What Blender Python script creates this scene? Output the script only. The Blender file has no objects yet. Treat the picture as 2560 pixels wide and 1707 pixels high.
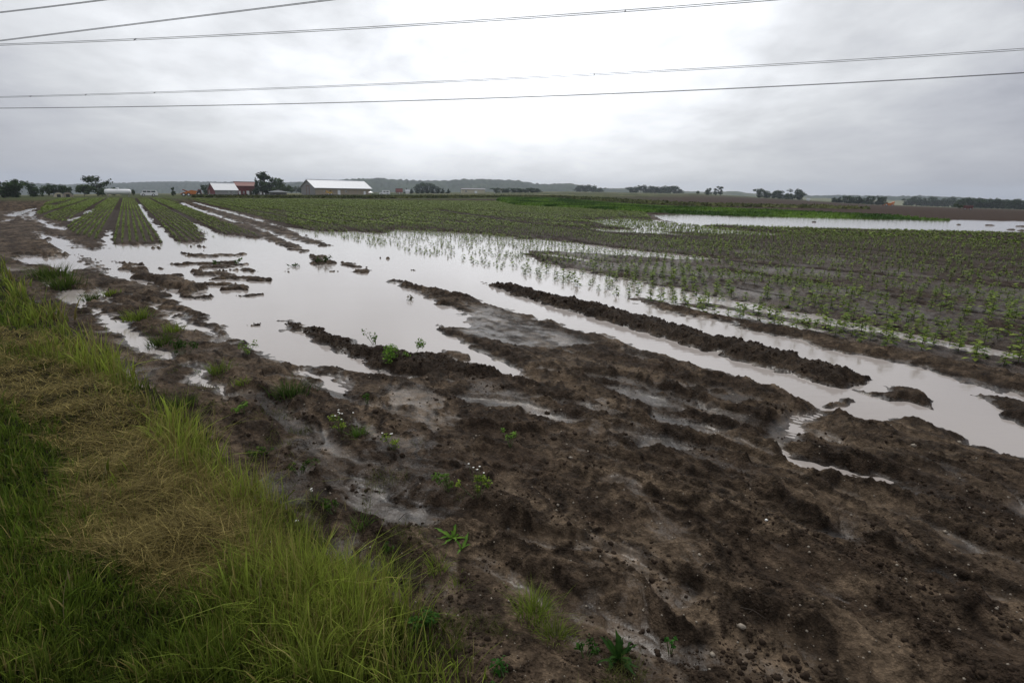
import bpy, math, random
import numpy as np
from mathutils import Vector, Matrix
R = math.radians
rng = np.random.default_rng(7)
random.seed(7)
scene = bpy.context.scene
col = scene.collection
# ---------------------------------------------------------------- camera
# photograph measured on a 2352 x 1568 grid ("px"); focal length 1307 of those units
F = 1307.0; CX, CY = 1176.0, 784.0
CAMH = 2.0
HAZE = .00024
ROLL = math.atan(34.0 / 2352.0)
PITCH = math.atan(342.0 * math.cos(ROLL) / F)
cp, sp_ = math.cos(PITCH), math.sin(PITCH)
fwd = np.array([0, cp, -sp_]); up0 = np.array([0, sp_, cp]); rt0 = np.array([1.0, 0, 0])
rt = rt0 * math.cos(ROLL) + up0 * math.sin(ROLL)
up = -rt0 * math.sin(ROLL) + up0 * math.cos(ROLL)
CAM = np.array([0, 0, CAMH])
cam = bpy.data.cameras.new("camera"); co = bpy.data.objects.new("camera", cam); col.objects.link(co)
cam.sensor_width = 36; cam.lens = F / 2352 * 36; cam.clip_start = .05; cam.clip_end = 12000
M = Matrix(((rt[0], up[0], -fwd[0], 0), (rt[1], up[1], -fwd[1], 0), (rt[2], up[2], -fwd[2], CAMH), (0, 0, 0, 1)))
co.matrix_world = M
scene.camera = co

def ray(x, y):
    x = np.asarray(x, float); y = np.asarray(y, float)
    d = ((x - CX) / F)[..., None] * rt + (-(y - CY) / F)[..., None] * up + fwd
    return d
def W(x, y, z=0.0):                      # photo point -> where it meets the level z
    d = ray(x, y); t = (z - CAMH) / d[..., 2]
    return CAM + d * t[..., None]
def proj(P):
    v = P - CAM
    dz = v @ fwd
    return CX + F * (v @ rt) / dz, CY - F * (v @ up) / dz, dz
def az_of(x, y):
    d = ray(x, y); return np.arctan2(d[..., 0], d[..., 1])
def dep_of(x, y):
    d = ray(x, y); return -d[..., 2] / np.hypot(d[..., 0], d[..., 1])

# ---------------------------------------------------------------- noise
def _h(ix, iy, s):
    n = (ix.astype(np.int64) * 374761393 + iy.astype(np.int64) * 668265263 + s * 1442695041) & 0xFFFFFFFF
    n = ((n ^ (n >> 13)) * 1274126177) & 0xFFFFFFFF
    return (n ^ (n >> 16)) & 0xFFFF
_ga = np.linspace(0, 2 * np.pi, 65536, endpoint=False); _gc = np.cos(_ga); _gs = np.sin(_ga)
def pn(x, y, s=0):
    x0 = np.floor(x); y0 = np.floor(y); fx = x - x0; fy = y - y0
    u = fx * fx * fx * (fx * (fx * 6 - 15) + 10); v = fy * fy * fy * (fy * (fy * 6 - 15) + 10)
    def g(ax, ay):
        h = _h(x0 + ax, y0 + ay, s)
        return _gc[h] * (fx - ax) + _gs[h] * (fy - ay)
    a = g(0, 0); b = g(1, 0); c = g(0, 1); d = g(1, 1)
    return ((a + (b - a) * u) + ((c + (d - c) * u) - (a + (b - a) * u)) * v) * 1.5
def fbm(x, y, s=0, o=4, g=.5):
    r = 0; a = 1; t = 0
    for i in range(o):
        r = r + a * pn(x * 2 ** i, y * 2 ** i, s + i * 17); t += a; a *= g
    return r / t
def worley(x, y, s=0):
    x0 = np.floor(x); y0 = np.floor(y); best = np.full(x.shape, 9.0)
    for i in (-1, 0, 1):
        for j in (-1, 0, 1):
            h = _h(x0 + i, y0 + j, s); px = x0 + i + (h & 255) / 255.0; py = y0 + j + ((h >> 8) & 255) / 255.0
            best = np.minimum(best, (px - x) ** 2 + (py - y) ** 2)
    return np.sqrt(best)
def sst(a, b, x):
    t = np.clip((x - a) / (b - a), 0, 1); return t * t * (3 - 2 * t)

# ---------------------------------------------------------------- signed distances in the ground plane
def sd_poly(P, poly, margin=3.0):        # positive inside
    out = np.full(len(P), -margin)
    lo = poly.min(0) - margin; hi = poly.max(0) + margin
    m = (P[:, 0] > lo[0]) & (P[:, 0] < hi[0]) & (P[:, 1] > lo[1]) & (P[:, 1] < hi[1])
    Q = P[m]
    if not len(Q): return out
    d2 = np.full(len(Q), 1e9); ins = np.zeros(len(Q), bool)
    n = len(poly)
    for i in range(n):
        a = poly[i]; b = poly[(i + 1) % n]; e = b - a
        w = Q - a
        t = np.clip((w @ e) / max(e @ e, 1e-12), 0, 1)
        r = w - t[:, None] * e
        d2 = np.minimum(d2, (r * r).sum(1))
        c = ((a[1] <= Q[:, 1]) != (b[1] <= Q[:, 1]))
        if abs(e[1]) > 1e-12:
            xi = a[0] + (Q[:, 1] - a[1]) / e[1] * e[0]
            ins ^= c & (Q[:, 0] < xi)
    d = np.sqrt(d2); out[m] = np.clip(np.where(ins, d, -d), -margin, None)
    return out
def d_line(P, pts, wid, margin=2.0):     # distance to polyline divided by its (varying) half width
    out = np.full(len(P), 9.0)
    lo = pts.min(0) - margin; hi = pts.max(0) + margin
    m = (P[:, 0] > lo[0]) & (P[:, 0] < hi[0]) & (P[:, 1] > lo[1]) & (P[:, 1] < hi[1])
    Q = P[m]
    if not len(Q): return out
    best = np.full(len(Q), 9.0)
    for i in range(len(pts) - 1):
        a = pts[i]; e = pts[i + 1] - a; w = Q - a
        t = np.clip((w @ e) / max(e @ e, 1e-12), 0, 1)
        r = w - t[:, None] * e
        best = np.minimum(best, np.sqrt((r * r).sum(1)) / (wid[i] + (wid[i + 1] - wid[i]) * t))
    out[m] = best
    return out
def PW(lst, z=0.0, f=None):              # list of photo points -> ground polygon
    a = np.array(lst, float)
    if f == 'A': a = np.stack([a[:, 0] * .33594, 441 + a[:, 1] * .33594], 1)
    if f == 'B': a = np.stack([735 + a[:, 0] * .33594, 477.75 + a[:, 1] * .33594], 1)
    if f == 'C': a = np.stack([1470 + a[:, 0] * .375, 477.75 + a[:, 1] * .375], 1)
    if f == 'F': a = np.stack([1470 + a[:, 0] * .41428, 918.75 + a[:, 1] * .41428], 1)
    if f == 'E': a = np.stack([735 + a[:, 0] * .41428, 918.75 + a[:, 1] * .41428], 1)
    return W(a[:, 0], a[:, 1], z)[:, :2]

# row direction of the crop: all rows run towards one point on the horizon
_vd = ray(290., 430.); ROWT = np.array([_vd[0], _vd[1]]); ROWT /= np.linalg.norm(ROWT)
ROWN = np.array([ROWT[1], -ROWT[0]])
BED = 2.02
S0 = float(W(np.array(263.), np.array(500.))[:2] @ ROWN)     # centre of one wheel track

# ---------------------------------------------------------------- flooded areas
WATER = [
 # main pool, its upper end split by the wheel tracks, right into the channels
 PW([(101,537),(158,552),(188,569),(232,578),(232,560),(246,540),(251,528),(257,545),(260,562),(300,564),(373,561),
     (362,535),(352,515),(366,520),(392,545),(410,559),(470,557),(462,536),(440,512),(458,517),(504,538),(560,546),(605,548),(640,556),(702,579),(702,575),(640,548),
     (590,524),(560,508),(600,520),(655,534),(700,548),(705,546),(680,536),(655,522),(740,531),(820,532),(903,537),(1000,542),(1104,552),(1212,560),(1320,568),(1480,585),(1600,600),(1480,592),(1340,583),(1215,577),
     (1212,585),(1286,613),(1373,627),(1470,646),(1657,684),(1770,704),(1920,732),(2032,757),(2200,790),(2380,822),(2380,830),(2200,801),(2032,768),(1845,734),(1695,706),(1600,698),(1520,690),(1440,686),
     (1470,697),(1545,718),(1657,740),(1807,774),(1920,806),(2032,826),(2145,853),(2257,886),(2400,925),(2420,1080),(2352,1062),(2295,1050),(2239,1028),(2182,996),(2089,967),(1995,966),(1940,955),(1890,946),
     (1807,912),(1732,886),(1582,834),(1470,804),(1407,781),(1306,750),(1172,714),(1071,683),(970,660),(900,646),(883,646),(940,664),(1004,688),(1047,708),(1081,733),(1071,750),(1027,753),(1000,749),
     (1037,772),(1104,804),(1148,826),(1205,857),(1202,871),(1172,867),(1110,850),(1071,836),(1000,820),(960,822),(900,812),(800,790),(720,757),(650,738),(660,748),(735,784),(800,818),(870,850),(945,868),
     (870,864),(780,850),(690,848),(650,834),(588,807),(540,785),(504,770),(467,733),(420,703),(370,676),(330,664),(286,652),(250,634),(215,612),(168,585),(140,560)]),
 PW([(240,270),(460,330),(520,400),(600,480),(660,560),(560,570),(480,590),(380,520),(230,490),(120,500),(110,440),(300,440),(430,440),(420,400),(300,340)], 0, 'A'),
 PW([(340,680),(500,670),(700,780),(900,920),(1050,1030),(1180,1130),(1170,1165),(1000,1110),(850,1030),(700,880),(540,790)], 0, 'A'),
 PW([(660,660),(700,660),(780,760),(800,800),(720,770),(670,720)], 0, 'A'),
 PW([(850,680),(1000,740),(1130,800),(1250,870),(1400,930),(1500,1000),(1560,1050),(1450,990),(1250,930),(1120,850),(1000,790),(900,740)], 0, 'A'),
 PW([(1290,1180),(1380,1260),(1500,1320),(1640,1400),(1580,1450),(1400,1350),(1330,1280)], 0, 'A'),
 PW([(2060,1220),(2200,1260),(2352,1340),(2400,1420),(2200,1350),(2100,1270)], 0, 'A'),
 'FILM',PW([(30,1150),(120,1220),(280,1320),(200,1325),(80,1270),(0,1200)], 0, 'B'),
 PW([(920,1290),(1100,1300),(1400,1360),(1650,1420),(1880,1470),(1700,1490),(1450,1430),(1200,1390),(1000,1350)], 0, 'B'),
 PW([(1870,1225),(2000,1225),(2352,1340),(2500,1400),(2352,1385),(2200,1345),(2000,1290)], 0, 'B'),
 PW([(10,1400),(150,1415),(270,1480),(200,1500),(0,1490),(-60,1440)], 0, 'C'),
 PW([(880,1275),(1130,1250),(1180,1290),(1010,1330),(950,1400),(900,1440),(860,1480),(760,1420),(800,1330)], 0, 'C'),
 PW([(740,250),(900,330),(1130,400),(1330,440),(1500,530),(1650,580),(1500,560),(1200,470),(900,400),(780,310)], 0, 'F'),
 PW([(1010,740),(1130,740),(1120,700),(1210,745),(1180,775),(1130,800)], 0, 'F'),
 PW([(90,60),(200,100),(440,170),(560,180),(430,200),(200,150),(60,100)], 0, 'F'),
 PW([(120,540),(330,570),(620,600),(640,680),(430,700),(150,600)], 0, 'E'),
 PW([(60,190),(180,340),(330,390),(250,400),(90,330),(-20,200)], 0, 'E'),
 PW([(1560,700),(1700,760),(1850,830),(1950,900),(1800,880),(1650,800)], 0, 'F'),
 PW([(2060,560),(2129,600),(2129,680),(2090,640)], 0, 'F'), 'END',
 # far sheet of water on the right
 PW([(1500,494),(1560,490),(1900,497),(2200,505),(2352,508),(2700,519),(2700,548),(2352,535),(2050,529),(1800,523),(1600,517),(1520,506)]),
 PW([(1330,524),(1480,528),(1640,545),(1560,541),(1400,534)]), PW([(1400,508),(1500,506),(1560,514),(1480,516)]),
 PW([(1240,582),(1330,592),(1420,608),(1330,598),(1250,588)]),
 # ruts in the muddy corner by the far left verge
 PW([(0,340),(210,345),(215,358),(0,362)], 0, 'A') * 0 + PW([(0,455.5),(41,456),(42,458),(0,459)]),
 PW([(10,495),(80,477),(84,480),(30,499)]), PW([(8,508),(40,502),(35,506),(5,512)]), PW([(62,492),(82,484),(84,488),(74,497),(64,499)]),
 PW([(46,491),(52,491),(62,505),(56,507)]), PW([(78,498),(95,505),(120,514),(155,526),(150,531),(110,522),(80,505)]), PW([(120,472),(160,460),(163,462),(125,477)]),
 PW([(196,487),(220,479),(221,483),(199,493)]), PW([(150,505),(186,497),(184,501),(155,509)]),
 PW([(374,452),(385,452),(470,484),(560,515),(540,512),(460,486)]), PW([(395,452),(402,452),(500,478),(590,503),(650,524),(570,501),(480,477)]),
 PW([(306,456),(311,456),(345,505),(356,530),(338,508)]), PW([(60,590),(90,600),(75,612),(40,605)]), PW([(100,640),(150,655),(110,660)]),
]
_i = [k for k, q in enumerate(WATER) if isinstance(q, str)]
FILM = WATER[_i[0] + 1:_i[1]]; WATER = WATER[:_i[0]] + WATER[_i[1] + 1:]
FARW = max(WATER, key=lambda w_: w_[:, 0].max() if len(w_) == 12 else -1)
# ridges and spits standing in the water: polygon, height
RIDGES = [
 (PW([(1098,648),(1205,666),(1340,698),(1470,733),(1620,771),(1732,803),(1845,833),(1957,858),(2021,876),(1957,886),(1901,890),(1807,855),(1695,825),(1582,797),(1470,759),(1340,722),(1239,694),(1178,677),(1121,652)]), .105),
 (PW([(1310,1110),(1400,1140),(1500,1190),(1600,1180),(1800,1225),(1830,1195),(1700,1130),(1560,1095),(1500,1100),(1480,1125),(1420,1130)], 0, 'C'), .065),
 (PW([(1130,1190),(1250,1172),(1310,1190),(1200,1222),(1150,1230)], 0, 'C'), .04),
 (PW([(2070,1150),(2160,1160),(2352,1210),(2600,1300),(2600,1400),(2352,1345),(2250,1270),(2150,1200)], 0, 'C'), .07),
 (PW([(650,738),(720,757),(800,787),(870,812),(960,824),(1000,822),(1071,838),(1172,868),(1202,876),(1100,880),(945,868),(870,848),(800,816),(735,783),(660,747)]), .10),
 (PW([(1000,747),(1037,757),(1090,778),(1150,800),(1220,830),(1205,857),(1148,824),(1104,801),(1037,770)]), .09),
 (PW([(883,642),(970,660),(1071,687),(1172,720),(1306,757),(1407,790),(1525,832),(1732,890),(1894,945),(1800,950),(1600,880),(1400,820),(1250,770),(1100,712),(1000,684),(940,663)]), .09),
 (PW([(800,465),(870,490),(950,520),(1050,575),(1150,590),(1200,560),(1250,600),(1400,650),(1380,690),(1390,740),(1330,725),(1200,680),(1100,650),(950,590)], 0, 'A'), .09),
 (PW([(470,557),(560,520),(700,560),(840,600),(900,630),(1080,650),(1200,740),(1340,830),(1500,930),(1600,1010),(1500,990),(1350,900),(1200,830),(1050,760),(880,690),(700,640),(560,600)], 0, 'A'), .035),
 (PW([(2130,430),(2220,440),(2255,490),(2170,510)], 0, 'A'), .07),
 (PW([(250,280),(300,340),(420,400),(430,440),(360,450),(200,420),(150,380)], 0, 'A'), .09),
]
# thin mud bars (photo polyline, half width in metres, height)
BARS = []
def bar(pts, w, h=.06, f='A'):
    p = PW(pts, 0, f); w *= .8; h *= .85; wid = np.full(len(p), w); wid[0] = wid[-1] = w * .35
    BARS.append((p, wid, h))
bar([(1300,435),(1400,440),(1550,432),(1650,428)], .35); bar([(1330,485),(1450,492),(1590,482)], .32); bar([(1400,525),(1500,512),(1640,500),(1700,495)], .26)
bar([(1560,535),(1660,540),(1755,545)], .16); bar([(1290,545),(1400,560),(1500,565),(1600,590)], .3, .07); bar([(1470,597),(1600,592),(1740,597),(1840,603)], .26, .07)
bar([(1440,630),(1560,635),(1620,645)], .2); bar([(1530,665),(1600,658),(1690,668)], .26, .07); bar([(1575,715),(1680,712),(1790,702)], .12, .04)
bar([(1170,495),(1200,500),(1245,505)], .28); bar([(1040,522),(1100,525)], .18); bar([(150,375),(200,390),(280,408)], .22, .05, 'B'); bar([(230,432),(280,430),(345,440)], .28, .06, 'B')
bar([(405,345),(430,350)], .22, .07, 'B'); bar([(640,426),(675,426)], .12, .04, 'B'); bar([(25,436),(80,436)], .1, .03, 'B'); bar([(50,466),(90,464)], .1, .03, 'B')
bar([(1345,370),(1362,375)], .3, .07); bar([(1395,372),(1415,378)], .3, .07); bar([(1390,400),(1408,400)], .28, .06); bar([(1300,415),(1330,440)], .25, .06); bar([(1070,380),(1115,388)], .25)
bar([(1710,900),(1770,912)], .06, .03); bar([(2220,545),(2270,545)], .1, .03); bar([(1940,545),(1975,547)], .1, .03); bar([(700,570),(740,600),(820,620)], .2, .05)
bar([(1700,250),(1800,300),(1900,340),(2000,375),(2095,412)], .3, .05); bar([(1650,190),(1800,240),(1950,285),(2080,325),(2240,370)], .5, .05); bar([(1880,240),(1980,275),(2060,300)], .3, .05)
bar([(2050,1205),(2200,1203),(2350,1220)], .08, .03); bar([(520,430),(600,475),(650,505),(740,550)], .08, .03)
bar([(640,745),(700,790),(740,830)], .2, .05); bar([(840,760),(920,735),(960,760)], .25, .1); bar([(820,1020),(870,990),(940,1020),(1000,1055)], .12, .05, 'B'); bar([(390,960),(450,980),(540,1000)], .12, .05, 'B')
for l_, w_ in (([(2265,558),(2300,559)], .2), ([(2262,517),(2290,519)], .25), ([(2345,521),(2362,520)], .35), ([(2320,528),(2336,529)], .22), ([(2200,516),(2215,517)], .15), ([(1862,510),(1882,511)], .15), ([(2345,530),(2360,531)], .15)):
    BARS.append((W(np.array([p_[0] for p_ in l_], float), np.array([p_[1] for p_ in l_], float))[:, :2], np.full(2, w_), .08))
for q in ((1190,580),(1460,1000),(835,650),(860,655),(930,722),(1000,735),(870,840),(1870,1225),(1245,592),(1430,685),(2150,520),(2100,525)):
    pass

GRASS = PW([(-400,540),(0,592),(20,645),(70,690),(140,745),(200,800),(262,858),(325,912),(385,966),(440,1028),(520,1098),(590,1142),(670,1195),(715,1255),(775,1325),(840,1395),(900,1475),(945,1560),(965,1700),(940,2100),(-3000,2100),(-3000,900)])
CROP = PW([(84,492),(105,468),(150,454),(235,450),(400,449.8),(700,451),(1000,455),(1180,461),(1480,489),(1500,508),(1620,519),(1800,526),(2050,532),(2352,538),(2800,552),(2800,1000),(2352,874),(2150,833),(1960,797),(1800,760),(1620,722),(1444,690),
           (1300,658),(1180,625),(1000,590),(830,560),(735,543),(605,547),(504,538),(470,556),(373,560),(259,562),(232,557),(165,540),(150,515),(110,505)])
ROADCUT = PW([(370,451),(404,451),(500,476),(600,502),(700,535),(720,545),(700,580),(600,545),(500,507),(430,475)])
FURROWS = [(PW(l), w_) for l, w_ in (
 ([(1480,540),(1601,551),(1776,564),(2000,579),(2352,606),(2600,625)], .30), ([(1500,602),(1611,618),(1826,645),(1980,672),(2126,708),(2352,742),(2550,780)], .16),
 ([(1560,588),(1776,613),(2000,634),(2352,668),(2600,690)], .20), ([(1000,484),(1176,512),(1330,531),(1456,546),(1601,556)], .42), ([(1000,504),(1176,533),(1300,552),(1476,588),(1560,600)], .18),
 ([(1700,570),(1950,592),(2352,634)], .14), ([(1650,660),(1800,684),(2000,716),(2200,752),(2352,785)], .12), ([(700,472),(1000,492),(1200,506),(1400,522)], .35), ([(500,462),(800,474),(1100,486),(1350,503)], .35), ([(1900,533),(2352,556)], .3))]
RUTS = [(PW(l), w_) for l, w_ in (([(1150,905),(1350,940),(1560,985),(1800,1060),(2000,1105),(2352,1190)], .10), ([(1000,985),(1250,1020),(1500,1085),(1760,1170),(2000,1270),(2352,1400)], .09),
 ([(1080,1050),(1300,1100),(1500,1160),(1700,1240),(1900,1340),(2150,1500)], .08), ([(1240,850),(1420,880),(1600,935),(1750,985),(1900,1010)], .12), ([(560,905),(680,985),(800,1080),(960,1160),(1150,1230),(1400,1330)], .11),
 ([(1400,1000),(1650,1040),(1900,1130),(2150,1230),(2400,1330)], .08), ([(640,870),(820,930),(1050,1000),(1300,1050)], .10), ([(700,1060),(860,1140),(1060,1290),(1300,1400),(1600,1500)], .10), ([(1180,1230),(1420,1290),(1650,1390),(1900,1540)], .07))]
SHALLOW = [PW([(1104,548),(1240,548),(1400,566),(1560,584),(1720,600),(1600,600),(1480,590),(1340,580),(1215,575)]), PW([(1330,506),(1440,500),(1560,512),(1740,532),(1860,543),(1700,542),(1520,532),(1400,522)]), PW([(900,526),(1100,535),(1210,546),(1104,556),(980,542),(880,536)]),
 PW([(1444,688),(1545,693),(1695,712),(1845,743),(1960,775),(1860,768),(1700,738),(1560,710)]), PW([(1980,745),(2150,775),(2352,808),(2352,818),(2150,788),(1990,758)])]
WETFLAT = PW([(1060,692),(1180,722),(1300,762),(1400,796),(1300,806),(1180,802),(1090,782),(1045,757),(1081,737)])
# ---------------------------------------------------------------- distant relief
_gx = np.array([-1500,-400,0,150,300,500,700,850,1000,1150,1300,1450,1600,1700,1800,1900,2000,2100,2200,2352,2800,4000.])
_gy = np.array([ 470, 454,449,446,444.5,443.5,442.5,441.5,441,440,439,441,443.5,449,455,462,468.5,472.5,476,481,492,530.])
_ga_ = az_of(_gx, _gy); _gd_ = dep_of(_gx, _gy)
D0A = np.array([85,88,95,105,115,118,118,118,115,115,115,115,115,112,110,110,108,108,108,108,108,108.])
def far_z(az, D):
    df = np.interp(az, _ga_, _gd_); d0 = np.interp(az, _ga_, D0A)
    dep = df + (CAMH / d0 - df) * (d0 / np.maximum(D, d0)) ** 1.6
    return np.where(D > d0, CAMH - D * dep, 0.0)
def ground_pt(x, D):                     # ground position at horizontal distance D in the direction of photo column x
    az = float(az_of(np.array(float(x)), np.array(442 + .0145 * (x - 1176))))
    z = float(far_z(np.array(az), np.array(float(D))))
    P = np.array([D * math.sin(az), D * math.cos(az), z])
    s = float((P - CAM) @ fwd) / F
    return P, s, az

def terrain(X, Y, full=True):
    """height and soil colour of the land at many points"""
    P = np.stack([X, Y], 1); D = np.hypot(X, Y); az = np.arctan2(X, Y)
    sdw = np.full(len(P), -3.0); puddle = np.full(len(P), -3.0)
    jx = fbm(X * 1.7, Y * 1.7, 5, 3) ; jy = fbm(X * 1.7 + 31, Y * 1.7, 9, 3)
    amp = np.clip(D / 22, .22, .9)[:, None]; jx2 = fbm(X * 6, Y * 6, 15, 2); jy2 = fbm(X * 6 + 31, Y * 6, 19, 2)
    Pj = P + np.stack([jx, jy], 1) * amp * .55 + np.stack([jx2, jy2], 1) * np.clip(D / 40, .05, .3)[:, None] * .5
    for i, w in enumerate(WATER):
        q = sd_poly(Pj, w); sdw = np.maximum(sdw, q)
    st = ROWT
    a = X * st[0] + Y * st[1]; b = X * ROWN[0] + Y * ROWN[1]
    near = np.clip(1.4 - D / 30, 0.25, 1)
    n1 = fbm(X * .55, Y * .55, 1, 3)
    n2 = fbm(a * .8 + jx * .8, b * 2.6 + jy * .8, 2, 4)
    n3 = fbm(X * 5 + jx * 2, Y * 5 + jy * 2, 3, 5, .6)
    n4 = 1 - 2 * np.abs(fbm(X * 2.1 + jx, Y * 2.1, 4, 4, .55))
    n5 = fbm(X * 22, Y * 22, 6, 3, .6)
    gr = sd_poly(Pj, GRASS)
    g = sst(-.15, .35, gr)
    cr = sd_poly(P, CROP); cut = sd_poly(P, ROADCUT)
    c = sst(-.15, .2, cr) * sst(.3, -.1, cut)
    rough_ = sst(2., 8.5, D) * .5 + .5
    strk = fbm(a * 1.3 + jx * .4, b * 8 + jy * .6, 68, 3); bumps = .026 * n1 + .027 * n2 + .016 * n3 + .020 * strk + .018 * n4 * sst(-.2, .3, n1 + n2) + .009 * n5 * (1 + sst(-.2, .3, n2))
    clods = np.maximum(0, fbm(X * 3.2, Y * 3.2, 8, 4, .6) - .08) * sst(-.15, .3, fbm(X * .8, Y * .8, 12, 2)) * .13
    rid = 1 - 3.2 * np.abs(fbm(a * 1.1 + jx * .7, b * 3.1 + jy * .7, 61, 3))
    rid2 = 1 - 3.2 * np.abs(fbm(a * 2.3 + jx, b * 4.8 + jy, 64, 2))
    crumb = sst(.25, .85, rid) * .8 + sst(.4, .9, rid2) * .45 + sst(.05, .3, clods)
    w1 = np.maximum(0, .62 - worley(X * 13 + jx2, Y * 13 + jy2, 62)); w2 = np.maximum(0, .6 - worley(X * 31, Y * 31, 63))
    crumb = np.clip(crumb, 0, 1.2)
    bumps = bumps + clods + (.012 * np.clip(rid, -.5, 1) + .007 * np.clip(rid2, -.5, 1)) + crumb * (.021 * w1 + .015 * w2) + .005 * w2
    flat = sst(-.10, -.34, n1 * .5 + fbm(a * .7 + jx * .5, b * 1.9 + jy * .5, 66, 5, .6) + .25 * n3 + .05 * sst(4.5, 3., D) - .05 * sst(4, 5.5, D) * sst(14, 9, D)) * sst(-.2, -.5, sdw) * sst(30, 15, D)
    bumps = bumps * (1 - .72 * flat) - .012 * flat
    shore = np.clip(-sdw * .30, -.14, .062)
    z = shore + bumps * (.35 + .65 * sst(-.1, .35, -sdw)) * near * (1 - .55 * c)
    # smooth wet trench close to the camera, its darker colour partly imitating lens vignetting
    for pts, wd, h in (([(700,1220),(900,1330),(1150,1400),(1400,1480),(1800,1568),(2100,1700)], .22, -.06), ([(1750,1330),(2000,1420),(2352,1500)], .16, -.045), ([(760,1130),(900,1170),(1000,1180)], .18, -.05)):
        p = PW(pts); q = d_line(Pj, p, np.full(len(p), wd)) + .5 * n3 + .3 * n2
        k = sst(1.5, .0, q); z = z * (1 - .75 * k) + (.018 + .004 * n1) * .75 * k
    film = np.zeros(len(P)); rutw = np.zeros(len(P))
    for pts, wd in RUTS:
        q = d_line(Pj, pts, np.full(len(pts), wd)) + .18 * n3
        k = sst(1.1, .55, q) * sst(-.6, .0, n1 + .5 * n3 + .15)
        z = z * (1 - .7 * k) + .7 * k * (.012 + .2 * np.clip(z - .05, -.05, .05) + .004 * np.sin((a + b * 1.6) * 40 + jx * 8) + .003 * n3)
        z = z + .020 * np.exp(-((q - 1.3) / .2) ** 2) * (1 + n3) * sst(-.5, .2, n1 + n2) * (1 - c); rutw = np.maximum(rutw, k)
    for w_ in FILM:
        q = sd_poly(Pj, w_); k = sst(-.10, .05, q + .05 * n3); film = np.maximum(film, k)
        z = z * (1 - k) + k * (.010 + .10 * (z - .03) + .004 * n3)
    z = np.where(film > .4, np.maximum(z, .003), z)
    # tyre tread prints
    for pts, wd in (([(1480,925),(1600,955),(1720,990),(1800,985)], .16), ([(1240,880),(1400,925),(1600,990),(1800,1060),(2100,1130)], .2),
                    ([(1860,960),(1880,1010),(1850,1060)], .2), ([(1500,1120),(1750,1210),(2000,1330),(2200,1480)], .2), ([(1250,1010),(1500,1080),(1800,1190),(2100,1350)], .18), ([(700,860),(900,910),(1100,960),(1300,985)], .2)):
        p = PW(pts); q = d_line(P, p, np.full(len(p), wd)); k = sst(1.25, .8, q)
        k = k * sst(-.25, .15, n1 + .4 * n3); z = z + k * (-.016 + .006 * np.sin((a * 1.0 + b * 2.2) * 34 + jx * 9 + n3 * 4) * near) + .02 * np.exp(-((q - 1.25) / .22) ** 2) * near * (1 - film)
    for poly, h in RIDGES:
        q = sd_poly(Pj, poly)
        rh = np.clip(q * .5, -.2, h) + (.45 * h * (n3 * .8 + n4 * .45 - .1) + clods * .4 + h * (.42 * w1 + .22 * w2) + .5 * h * (fbm(X * 1.1, Y * 1.1, 67, 2))) * sst(-.12, .1, q)
        z = np.where(q > -.12, np.maximum(z, rh), z)
    for pts, wd, h in BARS:
        q = d_line(Pj, pts, wd)
        rh = h * (1 - q * q) + .5 * h * n3 + .4 * h * w1
        z = np.where(q < 1.3, np.maximum(z, rh), z)
    # crop beds: rows and sunken wheel tracks
    ph = (b - S0) / BED; ph = ph - np.round(ph)
    trk = sst(.14, .06, np.abs(ph)) * c
    row = np.cos((np.abs(ph) * BED - .30) / .30 * 2 * np.pi) * .014 * c * (1 - trk)
    z = z + row * near - trk * (.034 + .01 * n1)
    z = z + c * sst(12, 40, D) * .05 * sst(-.1, 1.2, -sdw)
    fur = np.zeros(len(P))
    for pts, wd in FURROWS: fur = np.maximum(fur, sst(1.2, .7, d_line(P, pts, np.full(len(pts), wd * 1.1)) + .35 * n3 + .3 * n1))
    z = z - fur * (.03 + .02 * n1) * sst(40, 15, D) + .02 * fur * n3
    for pl_ in SHALLOW:
        k = sst(-.2, .25, sd_poly(Pj, pl_)); z = z * (1 - k) + k * (-.012 + row * .9 + .016 * n3 + .010 * n1)
    k = sst(-.1, .15, sd_poly(Pj, WETFLAT)); z = z * (1 - k) + k * (.014 + .15 * (z - .03) + .006 * n3); flat = np.maximum(flat, 1.3 * k)
    # verge bank
    z = z + g * (.05 + np.clip(gr, 0, 1.2) * .12 + .03 * n1)
    fz = far_z(az, D)
    z = np.where(D > 88, z * sst(200, 88, D) + fz + .1 * sst(88, 140, D), z)
    if not full: return z
    cut_z = z
    # --- soil colours (albedo)
    m1 = np.array([.050, .035, .024]); m2 = np.array([.128, .093, .062]); m3 = np.array([.016, .0115, .0085])
    k = sst(-.35, .45, fbm(a * .7 + jx, b * 1.7, 21, 4) + .35 * n3)
    C = m1 + (m2 - m1) * k[:, None]
    kd = sst(.25, .9, crumb * .8 + clods * 2)          # fresh clods are darker soil
    C = C + (m3 * 1.25 - C) * (kd * .75)[:, None]
    for poly, h in RIDGES[:1] + RIDGES[3:5]:
        q = sst(-.1, .1, sd_poly(Pj, poly)); C = C + (np.array([.026, .0185, .0135]) - C) * (q * .75)[:, None]
    C = C + (m3 - C) * (sst(.3, 1., fbm(X * .35, Y * .35, 33, 3) + .35) * .35)[:, None]
    wet = np.maximum(np.maximum(np.maximum(sst(.045, .0, z), film), .42 * flat), .62 * rutw * (.35 + .65 * sst(3.2, 5.5, D)))
    C = C * (1 - .35 * wet[:, None])
    C = C + (np.array([.048, .034, .026]) - C) * (c * .85)[:, None]
    C = C + (np.array([.024, .0165, .0125]) - C) * (np.maximum(trk * .6, fur) * .85)[:, None]
    C = C + (np.array([.018, .017, .009]) - C) * (g * .95)[:, None]
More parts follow.
